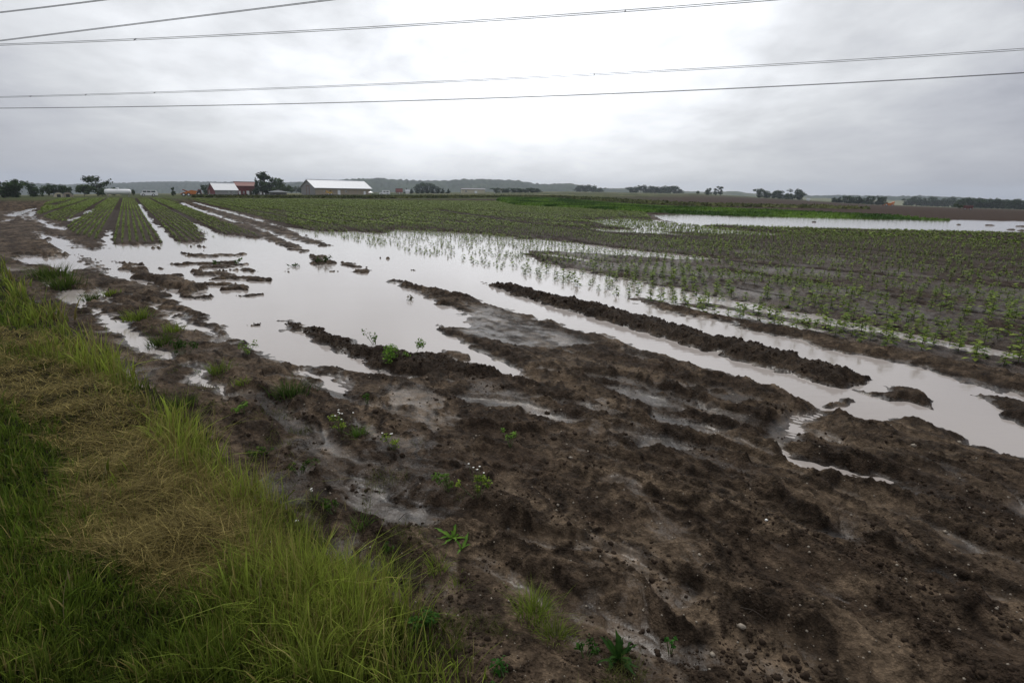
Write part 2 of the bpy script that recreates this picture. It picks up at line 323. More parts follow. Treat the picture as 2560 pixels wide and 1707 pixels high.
    # distant fields
    def paint(poly, colr, soft=2.0, amt=1.0):
        nonlocal C
        q = sd_poly(P, poly, soft + 1); k = sst(-soft * .3, soft * .3, q) * amt
        C = C + (np.array(colr) - C) * k[:, None]
    big = fbm(a * .01, b * .06, 41, 3)
    ff = sst(86, 128, D)
    Cf = np.array([.050, .058, .025]) + np.clip(big, -1, 1)[:, None] * np.array([.03, .03, .015])
    strip = pn(a * .004, b * .045, 55)
    Cf = np.where((strip > .15)[:, None] & (D > 220)[:, None], np.array([.17, .16, .085]), Cf)
    Cf = np.where((strip < -.2)[:, None] & (D > 220)[:, None], np.array([.055, .085, .035]), Cf)
    C = C + (Cf - C) * (ff * (1 - c))[:, None]
    C = np.where(((az > .0) & (D > 60))[:, None] & (c < .5)[:, None], C + (np.array([.060, .043, .034]) - C) * (sst(60, 66, D) * sst(420, 330, D) * sst(.10, .30, az + .05 * n1 - .0006 * (D - 150)))[:, None], C)
    paint(GREENF, (.050, .090, .020), 2.0, .9)
    paint(GRASSY, (.07, .085, .03), 4, .8)
    C = C * (1 + .5 * np.clip(n5, -.7, .9) * (1 - wet) * sst(30, 12, D))[:, None]
    rgh = .62 - .36 * wet + .12 * n3 + .1 * (1 - k) - .16 * sst(.03, -.05, bumps)
    rgh = np.where(g > .5, .8, rgh); rgh = np.where(c > .5, .46 + .16 * n1 + .25 * sst(12, 35, D) + .12 * fur, rgh); rgh = np.where(D > 60, .95, np.clip(rgh, .16, .9)); rgh = rgh * (1 - .0 * film) + film * .05; rgh = np.clip(rgh + .12 * sst(.02, .2, clods), .1, .95)
    return z, C, rgh, c, g
def _far_poly(l):                        # (photo column, distance)
    return np.array([ground_pt(x, d)[0][:2] for x, d in l])
GREENF = _far_poly([(1140,125),(1190,88),(1300,79),(1480,66),(1700,63),(1900,64),(2060,66),(2200,69),(1900,82),(1700,90),(1500,100),(1400,118),(1280,150),(1150,170)])
GRASSY = _far_poly([(60,100),(250,125),(700,126),(1150,140),(1300,170),(1400,150),(1400,230),(1000,260),(300,200),(0,130)])
# ---------------------------------------------------------------- object helpers
def tag(o, label=None, cat=None, group=None, kind=None):
    if label: o['label'] = label
    if cat: o['category'] = cat
    if group: o['group'] = group
    if kind: o['kind'] = kind
    return o
def np_mesh(name, V, Fq, mats, colr=None, smooth=False, extra=None):
    me = bpy.data.meshes.new(name)
    V = np.asarray(V, np.float32); Fq = np.asarray(Fq, np.int32)
    n = Fq.shape[1]
    me.vertices.add(len(V)); me.vertices.foreach_set('co', V.ravel())
    me.loops.add(Fq.size); me.loops.foreach_set('vertex_index', Fq.ravel())
    me.polygons.add(len(Fq)); me.polygons.foreach_set('loop_start', np.arange(0, Fq.size, n, dtype=np.int32))
    me.polygons.foreach_set('loop_total', np.full(len(Fq), n, np.int32))
    if smooth: me.polygons.foreach_set('use_smooth', np.ones(len(Fq), bool))
    me.update(calc_edges=True)
    if colr is not None:
        at = me.color_attributes.new('tint', 'FLOAT_COLOR', 'POINT')
        c4 = np.ones((len(V), 4), np.float32); c4[:, :3] = colr
        at.data.foreach_set('color', c4.ravel())
    for k, v in (extra or {}).items():
        at = me.attributes.new(k, 'FLOAT', 'POINT'); at.data.foreach_set('value', np.asarray(v, np.float32))
    me.materials.append(mats)
    return me
def link(name, me, parent=None):
    o = bpy.data.objects.new(name, me); col.objects.link(o)
    if parent: o.parent = parent
    return o
def empty(name, loc, rz=0):
    o = bpy.data.objects.new(name, None); col.objects.link(o); o.location = loc; o.rotation_euler.z = rz
    o.empty_display_size = .1
    return o
class MB:
    def __init__(s): s.v = []; s.f = []
    def add(s, vs, fs):
        n = len(s.v); s.v += [tuple(map(float, v)) for v in vs]; s.f += [tuple(n + i for i in f) for f in fs]; return s
    def box(s, x0, x1, y0, y1, z0, z1):
        return s.add([(x0,y0,z0),(x1,y0,z0),(x1,y1,z0),(x0,y1,z0),(x0,y0,z1),(x1,y0,z1),(x1,y1,z1),(x0,y1,z1)],
                     [(0,3,2,1),(4,5,6,7),(0,1,5,4),(1,2,6,5),(2,3,7,6),(3,0,4,7)])
    def prism(s, prof, a0, a1, axis='y'):          # profile in the other two axes, extruded along axis
        n = len(prof)
        def q(p, a): return (p[0], a, p[1]) if axis == 'y' else ((a, p[0], p[1]) if axis == 'x' else (p[0], p[1], a))
        vs = [q(p, a0) for p in prof] + [q(p, a1) for p in prof]
        fs = [tuple(range(n))[::-1], tuple(range(n, 2 * n))] + [(i, (i + 1) % n, n + (i + 1) % n, n + i) for i in range(n)]
        return s.add(vs, fs)
    def tube(s, p0, p1, r0, r1=None, n=8, caps=True):
        r1 = r0 if r1 is None else r1
        p0 = Vector(p0); p1 = Vector(p1); d = (p1 - p0).normalized()
        u = d.orthogonal().normalized(); w = d.cross(u)
        vs = []
        for p, r in ((p0, r0), (p1, r1)):
            for i in range(n):
                a = 2 * math.pi * i / n; vs.append(p + (u * math.cos(a) + w * math.sin(a)) * r)
        fs = [(i, (i + 1) % n, n + (i + 1) % n, n + i) for i in range(n)]
        if caps: fs += [tuple(range(n))[::-1], tuple(range(n, 2 * n))]
        return s.add(vs, fs)
    def lathe(s, prof, axis='z', n=16, at=(0, 0, 0)):
        vs = []
        for t, r in prof:
            for i in range(n):
                a = 2 * math.pi * i / n; c, d = math.cos(a) * r, math.sin(a) * r
                v = (c, d, t) if axis == 'z' else ((t, c, d) if axis == 'x' else (c, t, d))
                vs.append((v[0] + at[0], v[1] + at[1], v[2] + at[2]))
        fs = []
        for k in range(len(prof) - 1):
            for i in range(n): fs.append((k*n+i, k*n+(i+1)%n, (k+1)*n+(i+1)%n, (k+1)*n+i))
        fs += [tuple(range(n))[::-1], tuple(range((len(prof)-1)*n, len(prof)*n))]
        return s.add(vs, fs)
    def build(s, name, mat, parent=None, smooth=False):
        me = bpy.data.meshes.new(name); me.from_pydata(s.v, [], s.f); me.materials.append(mat)
        if smooth:
            for p in me.polygons: p.use_smooth = True
        me.update(); return link(name, me, parent)

# ---------------------------------------------------------------- materials
def nodes(name):
    m = bpy.data.materials.new(name); m.use_nodes = True; nt = m.node_tree
    return m, nt, nt.nodes['Principled BSDF']
def N(nt, t, **k):
    n = nt.nodes.new(t)
    for a, b in k.items(): setattr(n, a, b)
    return n
def simple(name, c, rough=.6, metal=0, var=.15, scale=3., bump=0.):
    m, nt, b = nodes(name)
    b.inputs['Roughness'].default_value = rough; b.inputs['Metallic'].default_value = metal
    tc = N(nt, 'ShaderNodeTexCoord'); no = N(nt, 'ShaderNodeTexNoise'); no.inputs['Scale'].default_value = scale; no.inputs['Detail'].default_value = 5
    nt.links.new(tc.outputs['Object'], no.inputs['Vector'])
    mx = N(nt, 'ShaderNodeMix', data_type='RGBA')
    mx.inputs['A'].default_value = (*[x * (1 - var) for x in c], 1); mx.inputs['B'].default_value = (*[min(1, x * (1 + var)) for x in c], 1)
    nt.links.new(no.outputs['Fac'], mx.inputs['Factor']); nt.links.new(mx.outputs['Result'], b.inputs['Base Color'])
    if bump:
        bp = N(nt, 'ShaderNodeBump'); bp.inputs['Strength'].default_value = bump
        nt.links.new(no.outputs['Fac'], bp.inputs['Height']); nt.links.new(bp.outputs['Normal'], b.inputs['Normal'])
    return m
def m_ground():
    m, nt, b = nodes('soil')
    at = N(nt, 'ShaderNodeAttribute', attribute_name='tint'); ar = N(nt, 'ShaderNodeAttribute', attribute_name='rgh')
    geo = N(nt, 'ShaderNodeNewGeometry')
    n1 = N(nt, 'ShaderNodeTexNoise'); n1.inputs['Scale'].default_value = 14; n1.inputs['Detail'].default_value = 9; n1.inputs['Roughness'].default_value = .68
    n2 = N(nt, 'ShaderNodeTexNoise'); n2.inputs['Scale'].default_value = 90; n2.inputs['Detail'].default_value = 4
    vo = N(nt, 'ShaderNodeTexVoronoi'); vo.inputs['Scale'].default_value = 38
    for q in (n1, n2, vo): nt.links.new(geo.outputs['Position'], q.inputs['Vector'])
    mr = N(nt, 'ShaderNodeMapRange'); mr.inputs['From Min'].default_value = .32; mr.inputs['From Max'].default_value = .68; mr.inputs['To Min'].default_value = .38; mr.inputs['To Max'].default_value = 1.75
    nt.links.new(n1.outputs['Fac'], mr.inputs['Value'])
    mx = N(nt, 'ShaderNodeMix', data_type='RGBA', blend_type='MULTIPLY'); mx.inputs['Factor'].default_value = 1
    vr = N(nt, 'ShaderNodeMapRange'); vr.inputs['From Min'].default_value = .05; vr.inputs['From Max'].default_value = .6; vr.inputs['To Min'].default_value = 1.35; vr.inputs['To Max'].default_value = .72
    v2 = N(nt, 'ShaderNodeTexVoronoi'); v2.inputs['Scale'].default_value = 85; v2.inputs['Randomness'].default_value = 1
    wv = N(nt, 'ShaderNodeVectorMath', operation='MULTIPLY_ADD'); wv.inputs[1].default_value = (.03, .03, .03); nt.links.new(n1.outputs['Color'], wv.inputs[0]); nt.links.new(geo.outputs['Position'], wv.inputs[2])
    nt.links.new(wv.outputs[0], vo.inputs['Vector']); nt.links.new(wv.outputs[0], v2.inputs['Vector'])
    vs = N(nt, 'ShaderNodeMath', operation='MULTIPLY_ADD'); vs.inputs[1].default_value = .5; nt.links.new(v2.outputs['Distance'], vs.inputs[0])
    vh = N(nt, 'ShaderNodeMath', operation='MULTIPLY'); vh.inputs[1].default_value = .6; nt.links.new(vo.outputs['Distance'], vh.inputs[0]); nt.links.new(vh.outputs[0], vs.inputs[2])
    nt.links.new(vs.outputs[0], vr.inputs['Value'])
    mc = N(nt, 'ShaderNodeMix', data_type='RGBA', blend_type='MULTIPLY'); nt.links.new(mr.outputs['Result'], mc.inputs['A']); nt.links.new(vr.outputs['Result'], mc.inputs['B'])
    rm = N(nt, 'ShaderNodeMapRange'); rm.inputs['From Min'].default_value = .32; rm.inputs['From Max'].default_value = .6; nt.links.new(ar.outputs['Fac'], rm.inputs['Value']); nt.links.new(rm.outputs['Result'], mc.inputs['Factor'])
    nt.links.new(at.outputs['Color'], mx.inputs['A']); nt.links.new(mc.outputs['Result'], mx.inputs['B']); nt.links.new(mx.outputs['Result'], b.inputs['Base Color'])
    # roughness: wet hollows shine, crumbs do not
    ml = N(nt, 'ShaderNodeMath', operation='MULTIPLY_ADD'); ml.inputs[1].default_value = .35; ml.use_clamp = True
    sb = N(nt, 'ShaderNodeMath', operation='SUBTRACT'); sb.inputs[1].default_value = .17
    nt.links.new(n2.outputs['Fac'], ml.inputs[0]); nt.links.new(ar.outputs['Fac'], sb.inputs[0]); nt.links.new(sb.outputs[0], ml.inputs[2])
    nt.links.new(ml.outputs[0], b.inputs['Roughness'])
    sl_ = N(nt, 'ShaderNodeMapRange'); sl_.inputs['From Min'].default_value = .22; sl_.inputs['From Max'].default_value = .52; sl_.inputs['To Min'].default_value = .5; sl_.inputs['To Max'].default_value = .035
    nt.links.new(ml.outputs[0], sl_.inputs['Value']); nt.links.new(sl_.outputs['Result'], b.inputs['Specular IOR Level'])
    ad = N(nt, 'ShaderNodeMath', operation='MULTIPLY_ADD'); ad.inputs[1].default_value = .25
    nt.links.new(n2.outputs['Fac'], ad.inputs[0]); nt.links.new(n1.outputs['Fac'], ad.inputs[2])
    bp = N(nt, 'ShaderNodeBump'); bp.inputs['Strength'].default_value = .8; bp.inputs['Distance'].default_value = .025
    mw = N(nt, 'ShaderNodeMath', operation='MULTIPLY'); nt.links.new(ad.outputs[0], mw.inputs[0]); nt.links.new(ar.outputs['Fac'], mw.inputs[1])
    ms_ = N(nt, 'ShaderNodeMath', operation='MULTIPLY_ADD'); ms_.inputs[1].default_value = -.8; mv = N(nt, 'ShaderNodeMath', operation='MULTIPLY'); nt.links.new(vs.outputs[0], mv.inputs[0]); nt.links.new(rm.outputs['Result'], mv.inputs[1]); nt.links.new(mv.outputs[0], ms_.inputs[0]); nt.links.new(mw.outputs[0], ms_.inputs[2]); nt.links.new(ms_.outputs[0], bp.inputs['Height']); nt.links.new(bp.outputs['Normal'], b.inputs['Normal'])
    return m
def m_water():
    m, nt, b = nodes('muddy_water')
    geo = N(nt, 'ShaderNodeNewGeometry')
    n0 = N(nt, 'ShaderNodeTexNoise'); n0.inputs['Scale'].default_value = .35; n0.inputs['Detail'].default_value = 3
    nt.links.new(geo.outputs['Position'], n0.inputs['Vector'])
    mx = N(nt, 'ShaderNodeMix', data_type='RGBA'); mx.inputs['A'].default_value = (.325, .288, .265, 1); mx.inputs['B'].default_value = (.385, .352, .33, 1)
    nt.links.new(n0.outputs['Fac'], mx.inputs['Factor']); nt.links.new(mx.outputs['Result'], b.inputs['Base Color'])
    b.inputs['Roughness'].default_value = .05; b.inputs['IOR'].default_value = 1.34
    n1 = N(nt, 'ShaderNodeTexNoise'); n1.inputs['Scale'].default_value = 9; n1.inputs['Detail'].default_value = 3
    mp = N(nt, 'ShaderNodeMapping'); mp.inputs['Scale'].default_value = (.5, 1.6, 1)
    nt.links.new(geo.outputs['Position'], mp.inputs['Vector']); nt.links.new(mp.outputs['Vector'], n1.inputs['Vector'])
    bp = N(nt, 'ShaderNodeBump'); bp.inputs['Strength'].default_value = .2; bp.inputs['Distance'].default_value = .01
    nt.links.new(n1.outputs['Fac'], bp.inputs['Height']); nt.links.new(bp.outputs['Normal'], b.inputs['Normal'])
    return m
def m_leaf(name, rough=.5, trans=.25, mul=1.0):
    m, nt, b = nodes(name)
    at = N(nt, 'ShaderNodeAttribute', attribute_name='tint')
    geo = N(nt, 'ShaderNodeNewGeometry'); no = N(nt, 'ShaderNodeTexNoise'); no.inputs['Scale'].default_value = 7
    nt.links.new(geo.outputs['Position'], no.inputs['Vector'])
    mr = N(nt, 'ShaderNodeMapRange'); mr.inputs['To Min'].default_value = .7 * mul; mr.inputs['To Max'].default_value = 1.3 * mul
    nt.links.new(no.outputs['Fac'], mr.inputs['Value'])
    mx = N(nt, 'ShaderNodeMix', data_type='RGBA', blend_type='MULTIPLY'); mx.inputs['Factor'].default_value = 1
    nt.links.new(at.outputs['Color'], mx.inputs['A']); nt.links.new(mr.outputs['Result'], mx.inputs['B'])
    nt.links.new(mx.outputs['Result'], b.inputs['Base Color']); b.inputs['Roughness'].default_value = rough
    b.inputs['Specular IOR Level'].default_value = .04
    tr = N(nt, 'ShaderNodeBsdfTranslucent'); nt.links.new(mx.outputs['Result'], tr.inputs['Color'])
    ms = N(nt, 'ShaderNodeMixShader'); ms.inputs[0].default_value = trans
    out = nt.nodes['Material Output']
    nt.links.new(b.outputs[0], ms.inputs[1]); nt.links.new(tr.outputs[0], ms.inputs[2]); nt.links.new(ms.outputs[0], out.inputs['Surface'])
    return m
MG = m_ground(); MW = m_water(); ML = m_leaf('foliage'); MGR = m_leaf('grass_blade', .55, .3); MTREE = m_leaf('tree_foliage', .7, .12)
MBARK = simple('bark', (.06, .045, .035), .85, var=.3, scale=6, bump=.3)
MSTEM = simple('green_stem', (.07, .10, .03), .5, scale=20)
MSTONE = simple('pale_stone', (.26, .22, .17), .55, var=.35, scale=25, bump=.3)
MCLOD = simple('clod_soil', (.034, .024, .017), .5, var=.4, scale=14, bump=.4)
MCLOD.node_tree.nodes['Principled BSDF'].inputs['Specular IOR Level'].default_value = .06; MCLOD.node_tree.nodes['Principled BSDF'].inputs['Roughness'].default_value = .9
MWHITE = simple('white_paint', (.84, .85, .86), .4, var=.06); MROOF = simple('white_metal_roof', (.64, .66, .69), .5, var=.05, scale=1.2)
_nt = MROOF.node_tree; _w = N(_nt, 'ShaderNodeTexWave'); _w.inputs['Scale'].default_value = 1.1; _w.inputs['Distortion'].default_value = .05
_t = N(_nt, 'ShaderNodeTexCoord'); _nt.links.new(_t.outputs['Object'], _w.inputs['Vector']); _r = N(_nt, 'ShaderNodeMapRange'); _r.inputs['From Min'].default_value = .0; _r.inputs['From Max'].default_value = .12; _r.inputs['To Min'].default_value = .62
_nt.links.new(_w.outputs['Fac'], _r.inputs['Value']); _m = N(_nt, 'ShaderNodeMix', data_type='RGBA', blend_type='MULTIPLY'); _m.inputs['Factor'].default_value = 1
_b = _nt.nodes['Principled BSDF']; _s = _b.inputs['Base Color'].links[0].from_socket; _nt.links.new(_s, _m.inputs['A']); _nt.links.new(_r.outputs['Result'], _m.inputs['B']); _nt.links.new(_m.outputs['Result'], _b.inputs['Base Color'])
MWALL = simple('grey_wall', (.30, .29, .28), .8, var=.12, scale=2); MRED = simple('barn_red', (.16, .02, .018), .7, var=.2, scale=2)
MDARK = simple('dark_opening', (.02, .02, .022), .4); MTYRE = simple('rubber', (.025, .025, .025), .8); MORANGE = simple('orange_paint', (.55, .17, .03), .45, var=.2)
MYEL = simple('yellow_paint', (.60, .38, .08), .5, var=.15); MCREAM = simple('cream_wall', (.58, .53, .38), .7, var=.08); MBROWN = simple('brown_wood', (.22, .11, .06), .7)
MWIRE = simple('aluminium_cable', (.05, .05, .055), .5, .3); MGREYR = simple('grey_roof', (.16, .16, .17), .7); MTAN = simple('tan_wall', (.36, .30, .22), .8); MGLASS = simple('dark_glass', (.03, .04, .05), .1)
MPETAL = simple('white_petal', (.8, .8, .76), .6, var=.03); MDKRED = simple('dull_red_paint', (.17, .04, .03), .6)

# ---------------------------------------------------------------- the ground
az_f = np.radians(np.linspace(-50.5, 50.5, 1161)); az_c = np.radians(np.linspace(52, 308, 66))
AZ = np.concatenate([az_f, az_c]); AZ = np.concatenate([AZ, AZ[:1] + 2 * np.pi])
dep = np.radians(np.concatenate([np.linspace(48.5, 12, 430), np.linspace(12, 1.05, 290)[1:]]))
rad = np.concatenate([[.02, .5, 1., 1.4, 1.62], CAMH / np.tan(dep), np.geomspace(115, 3600, 70)])
AA, RR = np.meshgrid(AZ, rad)
X = (RR * np.sin(AA)).ravel(); Y = (RR * np.cos(AA)).ravel()
z, C, rgh, cmask, gmask = terrain(X, Y)
na = len(AZ); nr = len(rad)
i = np.arange(nr - 1)[:, None] * na + np.arange(na - 1)[None, :]
Fq = np.stack([i, i + 1, i + 1 + na, i + na], -1).reshape(-1, 4)[:, ::-1]
me = np_mesh('ground', np.stack([X, Y, z], 1), Fq, MG, C, True, {'rgh': rgh})
tag(link('ground', me), kind='structure')
# bilinear look-up of the finished ground for resting things on it
ZG = z.reshape(nr, na)
def gz(x, y):
    x = np.atleast_1d(np.asarray(x, float)); y = np.atleast_1d(np.asarray(y, float))
    a = np.arctan2(x, y); a = np.where(a < AZ[0], a + 2 * np.pi, a); r = np.hypot(x, y)
    j = np.clip(np.searchsorted(AZ, a) - 1, 0, na - 2); k = np.clip(np.searchsorted(rad, r) - 1, 0, nr - 2)
    u = (a - AZ[j]) / (AZ[j + 1] - AZ[j]); v = np.clip((r - rad[k]) / (rad[k + 1] - rad[k]), 0, 1)
    return (ZG[k, j] * (1 - u) + ZG[k, j + 1] * u) * (1 - v) + (ZG[k + 1, j] * (1 - u) + ZG[k + 1, j + 1] * u) * v
w = MB(); w.add([(-45, .5, 0), (95, .5, 0), (95, 84, 0), (-45, 84, 0)], [(0, 1, 2, 3)])
tag(w.build('flood_water', MW), kind='structure')

# ---------------------------------------------------------------- world, sun
wd = bpy.data.worlds.new('World'); scene.world = wd; wd.use_nodes = True; nt = wd.node_tree
bg = nt.nodes['Background']; bg.inputs['Strength'].default_value = .1
sky = N(nt, 'ShaderNodeTexSky', sky_type='NISHITA'); sky.sun_disc = False; sky.sun_elevation = R(52); sky.sun_rotation = R(-3)
tc = N(nt, 'ShaderNodeTexCoord'); sx = N(nt, 'ShaderNodeSeparateXYZ'); nt.links.new(tc.outputs['Generated'], sx.inputs[0])
def mth(op, a, b=None, c=None, clamp=False):
    n = N(nt, 'ShaderNodeMath', operation=op); n.use_clamp = clamp
    for i_, v in enumerate((a, b, c)):
        if v is None: continue
        if isinstance(v, (int, float)): n.inputs[i_].default_value = v
        else: nt.links.new(v, n.inputs[i_])
    return n.outputs[0]
def mrange(v, a, b, c, d, t='SMOOTHSTEP'):
    n = N(nt, 'ShaderNodeMapRange', interpolation_type=t)
    nt.links.new(v, n.inputs['Value'])
    for k_, x_ in zip(('From Min', 'From Max', 'To Min', 'To Max'), (a, b, c, d)): n.inputs[k_].default_value = x_
    return n.outputs['Result']
zz = mth('MAXIMUM', sx.outputs['Z'], 0.0)
den = mth('ADD', zz, .20)
cx_ = mth('DIVIDE', sx.outputs['X'], den); cy_ = mth('DIVIDE', sx.outputs['Y'], den)
cb = N(nt, 'ShaderNodeCombineXYZ'); nt.links.new(cx_, cb.inputs[0]); nt.links.new(cy_, cb.inputs[1])
def cloud(scale, det, rough, off, dist=0.):
    mp = N(nt, 'ShaderNodeMapping'); mp.inputs['Location'].default_value = off; mp.inputs['Scale'].default_value = (scale, scale * .8, 1)
    nt.links.new(cb.outputs[0], mp.inputs['Vector'])
    n = N(nt, 'ShaderNodeTexNoise'); n.inputs['Scale'].default_value = 1; n.inputs['Detail'].default_value = det; n.inputs['Roughness'].default_value = rough; n.inputs['Distortion'].default_value = dist
    nt.links.new(mp.outputs['Vector'], n.inputs['Vector']); return n.outputs['Fac']
c1 = cloud(1.1, 4, .5, (3.1, 1.7, 0)); c2 = cloud(2.7, 7, .58, (7.3, 2.2, 4), .15)
gdir = ray(1120., 10.); gdir = gdir / np.linalg.norm(gdir)
dt = N(nt, 'ShaderNodeVectorMath', operation='DOT_PRODUCT'); nt.links.new(tc.outputs['Generated'], dt.inputs[0]); dt.inputs[1].default_value = tuple(gdir)
gl = mth('POWER', mth('MAXIMUM', dt.outputs['Value'], 0.0), 7.0)
L = mth('ADD', mth('MULTIPLY', gl, .84), .47)
L = mth('ADD', L, mrange(sx.outputs['Z'], .35, .95, 0, .35))
L = mth('MULTIPLY', L, mrange(sx.outputs['Z'], -.02, .22, .84, 1.05))
cl = mth('ADD', mth('MULTIPLY', mrange(c1, .3, .7, -1, 1, 'LINEAR'), .22), mth('MULTIPLY', mrange(c2, .3, .7, -1, 1, 'LINEAR'), .17))
cl = mth('MULTIPLY', cl, mrange(sx.outputs['Z'], 0.0, .16, .35, 1.0))
L = mth('MULTIPLY', L, mth('ADD', cl, 1.0))
ramp = N(nt, 'ShaderNodeMix', data_type='RGBA'); nt.links.new(mrange(L, .3, .8, 0, 1), ramp.inputs['Factor'])
ramp.inputs['A'].default_value = (.93, .95, 1.09, 1); ramp.inputs['B'].default_value = (.98, 1.0, 1.035, 1)
sc_ = N(nt, 'ShaderNodeVectorMath', operation='SCALE'); nt.links.new(ramp.outputs['Result'], sc_.inputs[0]); nt.links.new(mth('MULTIPLY', L, 10.0), sc_.inputs['Scale'])
mxs = N(nt, 'ShaderNodeMix', data_type='RGBA'); mxs.inputs['Factor'].default_value = .95
nt.links.new(sky.outputs['Color'], mxs.inputs['A']); nt.links.new(sc_.outputs['Vector'], mxs.inputs['B'])
nt.links.new(mxs.outputs['Result'], bg.inputs['Color'])
sl = bpy.data.lights.new('sun', 'SUN'); sl.energy = 1.5; sl.angle = R(24); sl.color = (1, .96, .9)
so = bpy.data.objects.new('sun', sl); col.objects.link(so)
sd = Vector((math.sin(R(-3)) * math.cos(R(52)), math.cos(R(-3)) * math.cos(R(52)), math.sin(R(52))))
so.rotation_euler = sd.to_track_quat('Z', 'Y').to_euler()
scene.view_settings.view_transform = 'Standard'; scene.view_settings.look = 'None'; scene.view_settings.exposure = 0; scene.view_settings.gamma = 1
# ================================================================= vegetation
def scat(poly_px, n, margin=0, fmt=None):
    """random points inside a photo outline, laid on the ground (denser far away per metre, as blades shrink)"""
    a = np.array(poly_px, float)
    lo = a.min(0); hi = a.max(0); out = []
    tot = 0
    while tot < n:
        q = rng.uniform(lo, hi, (n * 2, 2)); ins = np.zeros(len(q), bool)
        for i in range(len(a)):
            p0 = a[i]; p1 = a[(i + 1) % len(a)]
            c = (p0[1] <= q[:, 1]) != (p1[1] <= q[:, 1])
            if p1[1] != p0[1]: ins ^= c & (q[:, 0] < p0[0] + (q[:, 1] - p0[1]) / (p1[1] - p0[1]) * (p1[0] - p0[0]))
        q = q[ins]; out.append(q); tot += len(q)
    q = np.concatenate(out)[:n]
    P = W(q[:, 0], q[:, 1], 0.1)
    return P[:, :2]
def blades(xy, h, wd, lean, colr, seg=3, zoff=-.01, heading=None, curl=1.0, base=None, tipc=None):
    n = len(xy); x, y = xy[:, 0], xy[:, 1]
    bz = gz(x, y) + zoff if base is None else base
    th = rng.uniform(0, 2 * np.pi, n) if heading is None else heading
    fa = rng.uniform(0, 2 * np.pi, n)
    V = []; T = []
    for k in range(seg + 1):
        t = k / seg
        hz = h * (t - .5 * np.clip(lean, 0, 1.6) * curl * t * t * .55); hx = h * lean * (.25 * t + .75 * t * t)
        cxp = x + np.cos(th) * hx; cyp = y + np.sin(th) * hx; cz = bz + hz
        ww = wd * (1 - t) ** .7 * .5 if k < seg else np.zeros(n)
        if k < seg:
            V.append(np.stack([cxp - np.cos(fa) * ww, cyp - np.sin(fa) * ww, cz], 1)); V.append(np.stack([cxp + np.cos(fa) * ww, cyp + np.sin(fa) * ww, cz], 1))
            T += [t, t]
        else: V.append(np.stack([cxp, cyp, cz], 1)); T.append(t)
    m = len(V); V = np.stack(V, 1).reshape(-1, 3)
    f = []
    for k in range(seg - 1): f += [(2*k, 2*k+1, 2*k+3), (2*k, 2*k+3, 2*k+2)]
    f.append((2*seg-2, 2*seg-1, 2*seg))
    Fq = (np.arange(n)[:, None, None] * m + np.array(f)[None]).reshape(-1, 3)
    cc = np.repeat(colr[:, None, :], m, 1)
    if tipc is not None:
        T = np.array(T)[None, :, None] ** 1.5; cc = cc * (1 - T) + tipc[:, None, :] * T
    return V, Fq, cc.reshape(-1, 3)
def join(parts):
    n = 0; V = []; Fs = []; Cc = []
    for v, f, c in parts: V.append(v); Fs.append(f + n); Cc.append(c); n += len(v)
    return np.concatenate(V), np.concatenate(Fs), np.concatenate(Cc)
def mixc(a, b, t, jit=.2):
    c = np.array(a)[None] + (np.array(b) - np.array(a))[None] * t[:, None]
    return c * rng.uniform(1 - jit, 1 + jit, (len(t), 1))

